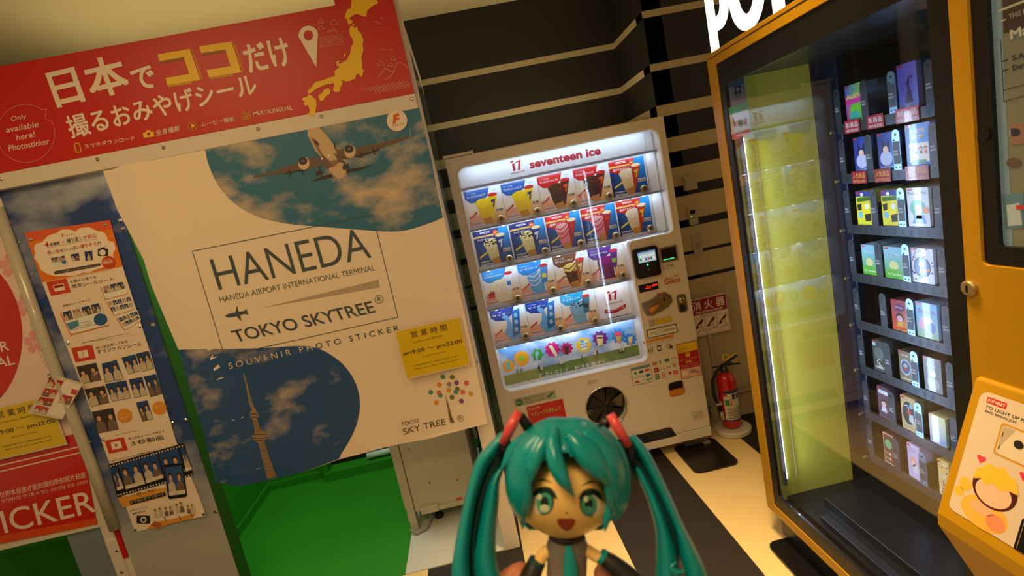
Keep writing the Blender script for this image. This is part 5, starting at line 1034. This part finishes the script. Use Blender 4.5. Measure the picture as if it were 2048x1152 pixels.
def d_girl(P, w, h): P.rect(0,0,w,h,(96,74,96),0); P.rect(w*.1,h*.78,w*.9,h*.90,(200,206,220),1); person(P, w, h, w*.5, h*.48, w*.27, (80,54,60), (214,190,190), (200,206,220))
def d_robot(P, w, h): P.rect(0,0,w,h,(190,170,130),0); P.poly(ell(w*.5,h*.52,w*.42,h*.34), (36,40,56), 1); P.poly([(w*.5,h*.3),(w*.85,h*.2),(w*.8,h*.5),(w*.55,h*.5)], (190,206,216), 2); P.poly(ell(w*.55,h*.56,w*.14,h*.08), (180,60,50), 3); P.line([(w*.2,h*.7),(w*.45,h*.75),(w*.6,h*.6)], w*.05, (214,220,226), 2); P.poly(ell(w*.7,h*.75,w*.12,h*.07), (120,170,220), 2)
def d_lemon(P, w, h): P.poly([(0,0),(w,0),(w,h),(0,h)], None, 0, 0, [(130,120,200),(120,170,226),(200,206,110),(190,180,100)]); P.line([(w*(.5+.3*math.cos(t)), h*(.42+.16*math.sin(t))) for t in [math.pi*k/8 for k in range(9)]], w*.03, (220,230,246), 2); P.line([(w*.4,h*.40),(w*.6,h*.44)], w*.03, (220,230,246), 2)
def d_grid(P, w, h):
    P.rect(0,0,w,h,(214,200,190),0); P.rect(w*.04,h*.03,w*.96,h*.97,(100,60,60),1); P.poly(ell(w*.5,h*.66,w*.34,h*.16), (110,170,120), 2)
    for i in range(8): P.poly(ell(w*(.2+.2*(i % 4)), h*(.34-.17*(i//4)), w*.08, h*.055, 10), ((190,120,90),(110,150,110),(220,210,200),(180,60,60))[i % 4], 2)
def d_pastel(P, w, h): P.poly([(0,0),(w,0),(w,h),(0,h)], None, 0, 0, [(190,190,240),(200,200,246),(206,196,240),(196,190,236)]); P.t('Lullaby Clouds', w*.08, h*.84, w*.7, h*.05, (70,70,120), 1); P.t('Series Figures', w*.08, h*.77, w*.6, h*.05, (70,70,120), 1); P.poly(ell(w*.45,h*.5,w*.26,h*.16), (230,170,180), 1); P.poly(ell(w*.62,h*.3,w*.25,h*.15), (220,226,244), 2); P.poly(ell(w*.45,h*.44,w*.14,h*.09), (236,210,200), 2)
def d_flower(P, w, h):
    P.rect(0,0,w,h,(226,206,140),0); rn = random.Random(2)
    for q in range(18): P.poly(ell(w*rn.uniform(.1,.9), h*rn.uniform(.08,.9), w*.07, h*.035, 7), ((200,90,70),(240,236,226),(120,100,80))[q % 3], 1)
toybox(1.727,1.653,.140,.021,(70,90,120),'green and pink toy box marked ALIEN on the top shelf',d_alien)
toybox(1.512,1.445,.151,.021,(60,60,120),'violet blue toy box with a dark bare tree on the top shelf',d_violet)
toybox(1.711,1.645,-.032,-.149,(40,60,130),'dark blue toy box with a black haired figure, leftmost on the second shelf',d_blue)
toybox(1.608,1.545,-.032,-.149,(40,60,130),'dark blue toy box with a black haired figure, middle of the second shelf',d_blue)
toybox(1.500,1.415,-.023,-.149,(40,120,200),"bright blue toy box lettered ANDY'S ROOM",d_room)
toybox(1.723,1.655,-.211,-.326,(200,196,60),'yellow toy box with a navy top band, left one on the third shelf',d_yellow)
toybox(1.612,1.545,-.211,-.326,(200,196,60),'yellow toy box with a navy top band, middle of the third shelf',d_yellow)
toybox(1.512,1.436,-.208,-.326,(190,186,190),'pale grey toy box with a teal disc on the third shelf',d_baby,.16)
toybox(1.720,1.655,-.396,-.502,(150,190,206),'sky and meadow toy box, left one on the fourth shelf',d_meadow,.20)
toybox(1.622,1.545,-.396,-.502,(150,190,206),'sky and meadow toy box, middle of the fourth shelf',d_meadow,.20)
toybox(1.516,1.436,-.392,-.502,(196,200,214),'white and navy toy box with a guitar player badge',d_badge,.18)
toybox(1.610,1.545,-.574,-.680,(110,50,60),'red brown toy box with a purple badge and dark haired figure on the fifth shelf',d_rose)
toybox(1.515,1.436,-.565,-.680,(130,170,210),'light blue toy box with purple Stitch lettering on the fifth shelf',d_stitch,.2)
toybox(1.712,1.655,-.742,-.857,(80,84,84),'dark grey toy box with pale animals on the sixth shelf',d_monster)
toybox(1.597,1.545,-.749,-.857,(90,84,70),'khaki toy box with a pale blue round seal on the sixth shelf',d_seal)
toybox(1.500,1.436,-.742,-.857,(60,54,60),'near black toy box with a grey statue on the sixth shelf',d_real)
toybox(1.709,1.655,-.916,-1.036,(90,70,90),'mauve toy box with a brown haired figure on the seventh shelf',d_girl)
toybox(1.605,1.545,-.913,-1.036,(170,150,110),'tan toy box with a dark oval scene on the seventh shelf',d_robot)
toybox(1.495,1.436,-.936,-1.036,(170,166,120),'small lemon and lilac toy box on the seventh shelf',d_lemon)
toybox(1.702,1.655,-1.095,-1.214,(110,60,60),'maroon toy box with a grid of small figures on the bottom shelf',d_grid)
toybox(1.595,1.545,-1.087,-1.214,(196,190,226),'lilac toy box with small navy lettering on the bottom shelf',d_pastel)
toybox(1.475,1.436,-1.088,-1.214,(214,190,110),'floral cream toy box at the right end of the bottom shelf',d_flower)

# lock, hole, near column, screen
MB().lathe((XP+.006, .952, H-.355), [(.016, 0), (.016, .014), (.013, .017)], 24, 'X').build('frame_lock', 'knob_brass', tm)
bx('lock_key_slot', 'black_plastic', tm, XP-.0125, XP-.0105, .9505, .9535, H-.362, H-.348)
col = MB(); col.prism([[(-.963, .12), (-.35, .12), (-.35, T1), (-.963, T1)], rrect(-.926, H-.305, -.40, H+.30, .012, 4), rrect(-.850, H-.520, -.56, H-.300-.0, .001, 1) if False else rrect(-.848, H-.522, -.56, H-.312, .002, 1)], YZ(XP-.002), Vector((.10, 0, 0))); col.build('control_column', 'yellow_paint', tm, bevel=.003)
cf = MB().prism([rrect(-.9255, H-.3045, -.40, H+.2995, .012, 4), rrect(-.897, H-.268, -.43, H+.28, .006, 3)], YZ(XP+.004), Vector((.02, 0, 0))).build('screen_frame', 'black_plastic', tm, bevel=.001)
P = Print((XP+.014, 0, 0), (0,-1,0), (0,0,1), (-1,0,0)); P.rect(-.90, H-.27, -.43, H+.282, (120,124,108), 0); P.rect(-.898, H-.268, -.880, H+.28, (120,150,170), 1); P.rect(-.878, H+.105, -.43, H+.165, (70,62,56), 1)
cs_ = crop(1860, 0, 3.8404)
P.line(P.px(cs_((530,85),(722,10))), .004, (176,180,160), 2); P.tpx('THIS MA', *cs_((612,148),(790,85),(606,110)), (150,150,134), 2, .02); P.tpx('Matrix', *cs_((625,305),(980,185),(618,232)), (186,186,170), 3, .03)
P.line(P.px(cs_((555,160),(582,150))), .003, (170,170,150), 3); P.line(P.px(cs_((562,470),(600,458))), .002, (50,50,50), 3); P.line(P.px(cs_((562,545),(604,532))), .002, (50,50,50), 3)
P.tpx('S.A.L.', *cs_((637,465),(800,420),(633,425)), (60,58,54), 3, .02); P.tpx('Dare to', *cs_((642,542),(830,490),(638,500)), (60,58,54), 3, .02); P.line(P.px(cs_((545,300),(572,780),(722,735))), .0014, (70,70,64), 2); P.line(P.px(cs_((568,690),(722,652))), .0014, (70,70,64), 2)
P.rect(-.874, H-.085, -.44, H-.050, (140,110,100), 2); P.poly(P.px(cs_(*ell(655,1015,45,32,18))), (150,160,156), 2); P.poly(P.px(cs_(*ell(650,1250,60,40,18))), (96,84,74), 2); P.poly(P.px([(2006,390),(2048,385),(2048,455),(2012,458)]), (90,130,150), 2); P.poly(P.px([(2014,410),(2040,405),(2046,450),(2018,452)]), (170,190,196), 3); P.rect(-.870, H-.20, -.845, H-.192, (190,60,60), 4)
mx = print_mat('dim_screen', .15, .10); P.build('screen_picture', cf, ('dim_screen',))
bx('recess_back', 'yellow_paint', tm, XP+.085, XP+.098, .55, .90, H-.53, H-.30); bx('recess_slot', 'black_plastic', tm, XP+.07, XP+.086, .812, .822, H-.40, H-.31); bx('recess_slot', 'black_plastic', tm, XP+.07, XP+.086, .790, .815, H-.50, H-.42); bx('recess_shelf', 'black_plastic', tm, XP+.01, XP+.09, .56, .845, H-.524, H-.515)
MB().lathe((XP-.0025, .909, H-.060), [(.0105, -.001), (.0105, .0006)], 20, 'X').build('camera_hole', 'black_plastic', tm)
# payment console
con = MB().prism([[(.97, H-.538), (.949, H-.541), (.843, H-.819), (.842, H-.848), (.97, H-1.10)]], lambda u, v: Vector((u, .35, v)), Vector((0, .595, 0)))
cn = con.build('payment_console', 'yellow_paint', tm, bevel=.004)
Vd = Vector((.106, 0, .278)).normalized(); Nd = Vector((-Vd.z, 0, Vd.x)); O = Vector((.843, .945, H-.819)); 
P = Print(O+Nd*.001, (0,-1,0), Vd, Nd); P.step = .0002

sheet = [(.020,.034)]+[(.020,.262),(.024,.272),(.034,.278),(.50,.278),(.50,.022),(.032,.022),(.023,.026)]
P.poly(sheet, (222, 206, 186), 1)
P.poly([(.035,.257),(.073,.257),(.073,.269),(.035,.269)], (206, 44, 50), 2); P.t('POP MART', .0375, .2595, .033, .0065, (240,226,214), 3, .03)
P.t('TO LIGHT UP PASSION', .036, .246, .108, .0062, (50,46,44), 2, .02); P.t('AND BRING JOY', .036, .2365, .062, .0062, (50,46,44), 2, .02)
P.poly(rrect(.073, .168, .34, .231, .006, 4), (206, 150, 40), 2); P.poly(rrect(.0765, .1715, .34, .2275, .005, 4), (226, 214, 190), 3)
P.poly([(.078,.226),(.100,.226),(.086,.196),(.078,.176)], (190,178,156), 4); P.poly(ell(.112, .203, .009, .008, 18), (40,36,34), 5); P.rect(.080, .206, .082, .214, (90,80,60), 5); P.rect(.080, .180, .082, .188, (90,80,60), 5)
def heart(x, y, r): P.poly([(x, y-r)]+[(x+r*.55+r*.5*math.cos(t), y+r*.35+r*.5*math.sin(t)) for t in [math.radians(a) for a in range(-30, 165, 20)]]+[(x-r*.55+r*.5*math.cos(t), y+r*.35+r*.5*math.sin(t)) for t in [math.radians(a) for a in range(15, 215, 20)]], (222, 70, 90), 3)
heart(.056, .147, .0085); heart(.135, .152, .008)
# plain rounded colour patches stand where the printed mascot is
P.poly(ell(.040, .086, .013, .014, 20), (236,196,70), 2); P.poly(ell(.032, .066, .011, .010, 20), (236,196,70), 2)
P.poly(ell(.088, .050, .046, .030, 28), (240,190,80), 2); P.poly(ell(.082, .058, .024, .012, 20), (240,186,150), 3); P.poly(ell(.112, .045, .018, .016, 20), (236,150,110), 3)
P.poly(ell(.094, .104, .042, .038, 32), (84,36,30), 4); P.poly([(.094+.042*math.cos(t), .112+.036*math.sin(t)+(.003*math.cos(9*t))) for t in [math.pi*k/24 for k in range(25)]]+[(.055,.106),(.066,.112),(.078,.104),(.090,.114),(.103,.106),(.118,.114)], (238,200,64), 6); P.poly(ell(.094, .096, .034, .026, 28), (240,200,170), 5)
P.poly([(.152,.022),(.152,.078),(.157,.086),(.34,.086),(.34,.022)], (24,20,20), 4); P.line([(.157,.026),(.157,.078),(.34,.078)], .001, (190,150,60), 5)
P.build('console_panel', cn, ('glossy_print',))
# lit letters standing on the cornice
mat('lit_letter', (255, 255, 255), .3, emit=(255, 240, 214), es=3.2); mat('letter_side', (230, 224, 210), .4)
sg = empty('illuminated_sign', (.98, 1.5, T1), 'glowing white letters standing on top of the yellow machine', 'sign')
LZ = T1+.018; LH = .215
def letter(lo): MB().prism(lo, YZ(XP+.004), Vector((.007, 0, 0))).build("letter", 'lit_letter', sg)
def Pl(y):   # y: far edge of the letter, reading towards the viewer
    u = -y; s_ = .046; cz = LZ+LH-.080
    o = [(u, LZ), (u+s_, LZ), (u+s_, cz-.079)]+[(u+.075+.066*math.cos(t), cz+.080*math.sin(t)) for t in [math.radians(a) for a in range(-90, 91, 12)]]+[(u, LZ+LH)]
    h_ = [(u+s_, cz-.036)]+[(u+.070+.026*math.cos(t), cz+.036*math.sin(t)) for t in [math.radians(a) for a in range(-90, 91, 15)]]+[(u+s_, cz+.036)]
    letter([o, h_])
def Ol(y): u = -y+.094; letter([ell(u, LZ+LH/2+.001, .094, LH*.51, 36), ell(u, LZ+LH/2+.001, .047, LH*.30, 30)])
Pl(1.864); Ol(1.713); Pl(1.494)

# ================================================================== TOY FIGURINE HELD IN THE FOREGROUND
DT_ = .24; SC = DT_/FPX          # the toy stands about a quarter of a metre from the lens
def TP(x, y, d=0): k = DT_+d*SC; return EYE+(FW+RT*((x-1024)/FPX)-UP*((y-576)/FPX))*k
toy = empty('toy_figurine', TP(1130, 1330, 0), 'small chibi toy figurine with long teal twin tails held up in front', 'figurine')
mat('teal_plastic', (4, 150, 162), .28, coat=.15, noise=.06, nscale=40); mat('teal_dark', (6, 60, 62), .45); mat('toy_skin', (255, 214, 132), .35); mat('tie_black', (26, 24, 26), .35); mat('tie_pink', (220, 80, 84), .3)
mat('toy_grey', (120, 112, 112), .5); mat('sleeve_black', (34, 34, 36), .45); mat('gold_paint', (196, 170, 90), .35, .3)
CX, CY, RX, RY, RD_ = 1131, 958, 123, 128, 118
def capd(x, y): return -RD_*math.sqrt(max(.04, 1-((x-CX)/RX)**2-((y-CY)/RY)**2))
# head
def ellipsoid(cx, cy, cd, rx, ry, rd, nu=40, nv=28, shape=None, keep=None):
    vs = []; fs = []
    for j in range(nv+1):
        ph = math.pi*j/nv
        for i in range(nu):
            th = 2*math.pi*i/nu; x, y, d = math.sin(ph)*math.cos(th), -math.cos(ph), math.sin(ph)*math.sin(th)
            if shape: x, y, d = shape(x, y, d)
            vs.append((cx+rx*x, cy+ry*y, cd+rd*d))
    for j in range(nv):
        for i in range(nu):
            q = (j*nu+i, j*nu+(i+1) % nu, (j+1)*nu+(i+1) % nu, (j+1)*nu+i)
            c = [sum(vs[a][k] for a in q)/4 for k in range(3)]
            if keep is None or keep(*c): fs.append(q)
    return MB().add([TP(*v) for v in vs], fs)
def fshape(x, y, d):
    if y > .1: x *= 1+.16*math.sin(min(1, (y-.1)/.75)*math.pi)*.9   # full cheeks
    return x, y, d
FX, FY, FRX, FRY, FRD = 1131, 992, 88, 86, 100
hd_ = ellipsoid(FX, FY, 0, FRX, FRY, FRD, shape=fshape).build('head', 'toy_skin', toy, smooth=True)
def faced(x, y):
    yy = (y-FY)/FRY; w = 1+(.16*math.sin(min(1, (yy-.1)/.75)*math.pi)*.9 if yy > .1 else 0)
    return -FRD*math.sqrt(max(.02, 1-((x-FX)/FRX/w)**2-yy**2))
def decal(name, pts, m, lift, parent=hd_):
    cx = sum(p[0] for p in pts)/len(pts); cy = sum(p[1] for p in pts)/len(pts); n = len(pts); vs = [(cx, cy)]; fs = []
    for r in (.4, .75, 1): vs += [(cx+(x-cx)*r, cy+(y-cy)*r) for x, y in pts]
    for i in range(n):
        j = (i+1) % n; fs.append((0, 1+i, 1+j))
        for r in (0, 1): fs.append((1+r*n+i, 1+(r+1)*n+i, 1+(r+1)*n+j, 1+r*n+j))
    return MB().add([TP(x, y, faced(x, y)-lift) for x, y in vs], fs).build(name, m, parent, smooth=True)
mat('eye_white', (240, 228, 200), .3); mat('eye_teal', (70, 170, 150), .25); mat('eye_dark', (16, 44, 44), .25); mat('mouth_red', (170, 60, 36), .45); mat('eye_light', (226, 240, 200), .3)
for s_, ex_, ey_ in ((-1, 1087, 1003), (1, 1180, 1007)):
    e = decal('eye', ell(ex_, ey_, 21, 27, 28), 'eye_dark', .8)
    decal('eye_white', ell(ex_+s_*9, ey_+4, 13, 22, 20), 'eye_white', 1.2, e)
    decal('iris', ell(ex_-s_*2, ey_+4, 16, 22, 24), 'eye_teal', 1.7, e); decal('pupil', ell(ex_-s_*2, ey_+2, 8, 12, 18), 'eye_dark', 2.2, e)
    decal('iris_shine', ell(ex_-s_*2, ey_+14, 10, 8, 16), 'eye_light' if s_ < 0 else 'eye_teal', 2.6, e); decal('highlight', ell(ex_-8, ey_-9, 5, 6, 14), 'eye_light', 3.1, e)
    decal('eyelash', spline([(ex_-24, ey_-8), (ex_-14, ey_-25), (ex_+4, ey_-30), (ex_+20, ey_-22), (ex_+27, ey_-4), (ex_+18, ey_-16), (ex_+2, ey_-23), (ex_-13, ey_-18)], 3), 'eye_dark', 2.9, e)
    decal('eyebrow', [(ex_-20, ey_-38+s_*3), (ex_, ey_-46), (ex_+20, ey_-40-s_*3), (ex_, ey_-43)], 'teal_dark', 1.2)
decal('mouth', [(1114, 1039), (1122, 1037), (1132, 1038), (1143, 1037), (1151, 1040), (1150, 1048), (1143, 1058), (1134, 1063), (1124, 1058), (1116, 1049)], 'mouth_red', 1)
nose = decal('nose', ell(1133, 1026, 2.4, 1.8, 10), 'mouth_red', .8)
for s_ in (-1, 1): ellipsoid(FX+s_*86, 1002, 4, 9, 15, 10, 14, 10).build('ear', 'toy_skin', hd_, smooth=True)
# hair: a cap open over the face, then the locks
def keep(x, y, d): return not (d < 20 and abs(x-CX) < 96 and y > 905+abs(x-CX)*.35) and y < 1062
def hshape(x, y, d):
    g = .045*math.cos(9*math.atan2(x, -d-.2)) if y > -.75 else 0; return x*(1+g*.3), y-(.035*math.exp(-(x/.16)**2)*-1 if y < -.6 else 0), d*(1+g)
hair = ellipsoid(CX, CY, 0, RX, RY, RD_, 72, 44, shape=hshape, keep=keep).build('hair', 'teal_plastic', toy, smooth=True)
so = hair.modifiers.new('thickness', 'SOLIDIFY'); so.thickness = .0012
def lock(name, pts, wid, thick=9, m='teal_plastic', parent=hair, dep=None, off=6, ridge=1.0, n=14):
    """a tapered strand with a soft ridge; dep(x,y) depth of its centre"""
    P3 = spline([(x, y, w) for (x, y), w in zip(pts, wid)], 7); vs = []; fs = []
    for i, (x, y, w) in enumerate(P3):
        a = P3[max(i-1, 0)]; b = P3[min(i+1, len(P3)-1)]; dx, dy = b[0]-a[0], b[1]-a[1]; L = math.hypot(dx, dy) or 1; nx, ny = -dy/L, dx/L
        w = max(.6, w); d0 = (dep(x, y) if dep else capd(x, y))-off
        for k in range(n):
            t = 2*math.pi*k/n; c, s2 = math.cos(t), math.sin(t); px_, py_ = x+nx*w*c, y+ny*w*c
            dd = d0 if dep else (capd(px_, py_)-off)*.6+d0*.4
            vs.append((px_, py_, dd-thick*min(1, w/12)*(s2 if s2 < 0 else s2*(1+ridge*.6*s2**3))))
    for i in range(len(P3)-1):
        for k in range(n): fs.append((i*n+k, i*n+(k+1) % n, (i+1)*n+(k+1) % n, (i+1)*n+k))
    fs += [tuple(range(n)), tuple((len(P3)-1)*n+k for k in range(n-1, -1, -1))]
    return MB().add([TP(*v) for v in vs], fs).build(name, m, parent, smooth=True)
lock('fringe_lock', [(1112,852),(1106,880),(1109,915),(1124,955),(1149,994)], [5,13,17,15,1], 10, off=14)
lock('fringe_lock', [(1098,862),(1075,895),(1066,925),(1064,962)], [12,21,17,2], 8, off=5)
lock('fringe_lock', [(1080,870),(1052,905),(1038,950),(1043,1005),(1046,1058)], [14,25,26,20,1], 9, off=6)
lock('fringe_lock', [(1060,868),(1030,895),(1012,925),(1001,940)], [10,13,8,1], 7, off=3)
lock('fringe_lock', [(1140,866),(1165,895),(1192,930),(1228,978)], [14,25,24,3], 9, off=8)
lock('fringe_lock', [(1170,862),(1205,895),(1228,945),(1232,1000),(1228,1045)], [18,27,26,20,1], 9, off=6)
lock('fringe_lock', [(1222,1000),(1218,1022),(1212,1045),(1210,1063)], [8,10,7,1], 6, off=2, dep=lambda x, y: -45)
lock('fringe_lock', [(1198,858),(1228,900),(1245,950),(1240,1010),(1226,1042)], [12,18,16,14,3], 8, off=3)
# twin tails
F0 = lambda v: (lambda x, y: v)
def tail(name, outer, wo_, inner, wi, dark, wd_):
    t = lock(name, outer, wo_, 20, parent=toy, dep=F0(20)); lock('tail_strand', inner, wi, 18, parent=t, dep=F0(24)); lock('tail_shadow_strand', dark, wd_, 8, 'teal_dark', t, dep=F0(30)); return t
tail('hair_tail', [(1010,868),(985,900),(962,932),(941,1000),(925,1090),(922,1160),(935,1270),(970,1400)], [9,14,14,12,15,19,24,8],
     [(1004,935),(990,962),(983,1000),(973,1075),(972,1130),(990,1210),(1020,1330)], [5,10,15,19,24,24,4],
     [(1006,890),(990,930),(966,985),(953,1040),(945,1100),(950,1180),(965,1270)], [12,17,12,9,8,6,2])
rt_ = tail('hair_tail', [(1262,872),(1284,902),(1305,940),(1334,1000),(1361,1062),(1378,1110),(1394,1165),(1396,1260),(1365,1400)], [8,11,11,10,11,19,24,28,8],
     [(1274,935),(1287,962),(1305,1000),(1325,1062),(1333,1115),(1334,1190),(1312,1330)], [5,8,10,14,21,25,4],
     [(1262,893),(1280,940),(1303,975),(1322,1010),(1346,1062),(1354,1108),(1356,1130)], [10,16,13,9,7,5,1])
lock('tail_curl', [(1352,1124),(1343,1136),(1352,1146),(1372,1142)], [3,7,8,2], 8, parent=rt_, dep=F0(0))
# the squared hair ties
def bar(name, a, b, w, m, parent, d0=-10, dd=14):
    dx, dy = b[0]-a[0], b[1]-a[1]; L = math.hypot(dx, dy); nx, ny = -dy/L*w, dx/L*w; vs = []
    for d in (d0, d0+dd): vs += [TP(a[0]+nx, a[1]+ny, d), TP(a[0]-nx, a[1]-ny, d), TP(b[0]-nx, b[1]-ny, d), TP(b[0]+nx, b[1]+ny, d)]
    return MB().add(vs, [(0,1,2,3),(7,6,5,4),(0,4,5,1),(1,5,6,2),(2,6,7,3),(3,7,4,0)]).build(name, m, parent, bevel=.0004)
def ribbon(a, b, c, e):
    t = MB().tube([TP(*a, -18), TP((a[0]+b[0])/2, (a[1]+b[1])/2, -24), TP(*b, -18)], [9*SC, 10*SC, 9*SC], 14).build('hair_band', 'tie_pink', toy, smooth=True)
    MB().tube([TP(*c, -4), TP(*e, -4)], [9*SC, 11*SC], 12).build('band_loop', 'tie_black', t, smooth=True)
ribbon((1038,823), (1006,886), (1040,830), (1058,858)); ribbon((1220,829), (1256,890), (1217,834), (1205,858))
for q in ((1008,882,1014,908), (1254,886,1262,914)): MB().tube([TP(q[0], q[1], -4), TP(q[2], q[3], 4)], [13*SC, 15*SC], 14).build('band_knot', 'tie_black', toy, smooth=True)
# body, arms, clothes
def skin(name, joints, edges, m, parent, levels=2):
    """joints: (x, y, depth, radius) in toy pixels; one continuous skinned surface"""
    me = bpy.data.meshes.new(name); o0 = origin(parent) if parent else Vector((0, 0, 0))
    me.from_pydata([TP(*j[:3])-o0 for j in joints], edges, []); me.materials.append(MATS[m])
    o = bpy.data.objects.new(name, me); COL.objects.link(o)
    if parent: o.parent = parent
    me.skin_vertices or None
    bm = bmesh.new(); bm.from_mesh(me); sl = bm.verts.layers.skin.verify(); bm.verts.ensure_lookup_table()
    for v, j in zip(bm.verts, joints):
        r = j[3]*SC; v[sl].radius = (r, r*(j[4] if len(j) > 4 else 1))
    bm.verts[0][sl].use_root = True; bm.to_mesh(me); bm.free()
    sk = o.modifiers.new('skin', 'SKIN'); sk.use_smooth_shade = True
    sb = o.modifiers.new('smooth', 'SUBSURF'); sb.levels = levels; sb.render_levels = levels
    return o
skin('body', [(1133,1180,25,30),(1133,1130,20,31),(1134,1100,18,30),(1134,1078,18,16),(1110,1092,20,15),(1084,1110,18,13),(1072,1140,12,13),(1160,1092,20,14),(1182,1106,18,13),(1208,1122,10,12),(1118,1230,25,20),(1118,1290,25,16),(1118,1325,15,17),(1150,1230,25,20),(1150,1290,25,16),(1150,1325,15,17)],
     [(0,1),(1,2),(2,3),(2,4),(4,5),(5,6),(2,7),(7,8),(8,9),(0,10),(10,11),(11,12),(0,13),(13,14),(14,15)], 'toy_skin', toy)
def tubed(name, rings, m, parent, n=24):
    """rings: (x, y, d, rx, rd) stacked down the picture's vertical"""
    vs = []; fs = []
    for x, y, d, rx, rd in rings:
        for k in range(n): t = 2*math.pi*k/n; vs.append(TP(x+rx*math.cos(t), y, d+rd*math.sin(t)))
    for i in range(len(rings)-1):
        for k in range(n): fs.append((i*n+k, i*n+(k+1) % n, (i+1)*n+(k+1) % n, (i+1)*n+k))
    fs += [tuple(range(n)), tuple((len(rings)-1)*n+k for k in range(n))]
    return MB().add([v for v in vs], fs).build(name, m, parent, smooth=True)
dr = tubed('dress', [(1134,1066,18,20,16),(1134,1078,18,38,28),(1134,1095,18,42,32),(1134,1125,20,40,32),(1133,1160,22,40,34),(1133,1185,24,56,44),(1133,1215,26,74,56)], 'toy_grey', toy)
front = lambda x, y: 18-33*math.sqrt(max(.05, 1-((x-1134)/42)**2))
def cl(name, pts, wid, m, th=3, off=2): return lock(name, pts, wid, th, m, dr, dep=front, off=off)
cl('collar', [(1098,1072),(1116,1082),(1134,1085),(1152,1082),(1170,1072)], [4,5,5,5,4], 'sleeve_black'); cl('front_panel', [(1136,1092),(1139,1115),(1141,1140),(1141,1190)], [7,11,14,16], 'teal_plastic', 4, 4)
tube_ = lambda name, pts, rad, m: MB().tube([TP(*p) for p in spline(pts, 5)], [r*SC for r in [q[0] for q in spline([(r,) for r in rad], 5)]], 16).build(name, m, toy, smooth=True)
tube_('sleeve', [(1074,1124,14),(1062,1150,8),(1048,1195,0),(1042,1250,0)], [17,20,23,26], 'sleeve_black'); tube_('sleeve', [(1202,1112,12),(1228,1130,6),(1262,1162,0),(1290,1205,0)], [14,18,23,27], 'sleeve_black')
tube_('cuff_ring', [(1076,1120,14),(1072,1128,13)], [17.5,18.5], 'teal_dark'); tube_('cuff_ring', [(1200,1110,12),(1206,1115,11)], [15,16.5], 'teal_plastic')
for x0, y0, sx in ((1042,1262,-1), (1298,1218,1)):
    skin('toy_hand', [(x0,y0,0,15),(x0+sx*2,y0+18,0,14),(x0-10,y0+34,-4,5),(x0-4,y0+38,-4,5),(x0+3,y0+38,-4,5),(x0+10,y0+34,-4,5),(x0-sx*16,y0+14,-6,5)], [(0,1),(1,2),(1,3),(1,4),(1,5),(0,6)], 'toy_skin', toy, 1)
# the hand that holds the toy: thumb from the left, fingers round the right
mat('hand_skin', (186, 112, 76), .5, noise=.08, nscale=60)
hd2 = skin('hand', [(1120,1520,90,150,.55),(1115,1420,95,140,.5),(1000,1390,85,52),(940,1310,75,44),(960,1230,68,38),(1022,1168,62,34),(1062,1132,58,27),
      (1200,1360,95,46),(1275,1290,85,38),(1275,1215,75,34),(1222,1160,68,31),(1192,1132,66,25),
      (1225,1400,90,42),(1290,1360,60,38),(1265,1330,20,35),(1210,1318,0,30),
      (1220,1460,90,42),(1285,1430,55,37),(1255,1412,15,34),(1200,1404,-4,29),
      (1205,1520,90,38),(1268,1498,50,32),(1240,1485,18,29),(1195,1478,5,25),(1125,1700,100,110,.7)],
     [(0,1),(1,2),(2,3),(3,4),(4,5),(5,6),(1,7),(7,8),(8,9),(9,10),(10,11),(1,12),(12,13),(13,14),(14,15),(0,16),(16,17),(17,18),(18,19),(0,20),(20,21),(21,22),(22,23),(0,24)], 'hand_skin', None)
tag(hd2, 'bare hand pinching the toy figurine from below, only fingertips in view', 'hand')
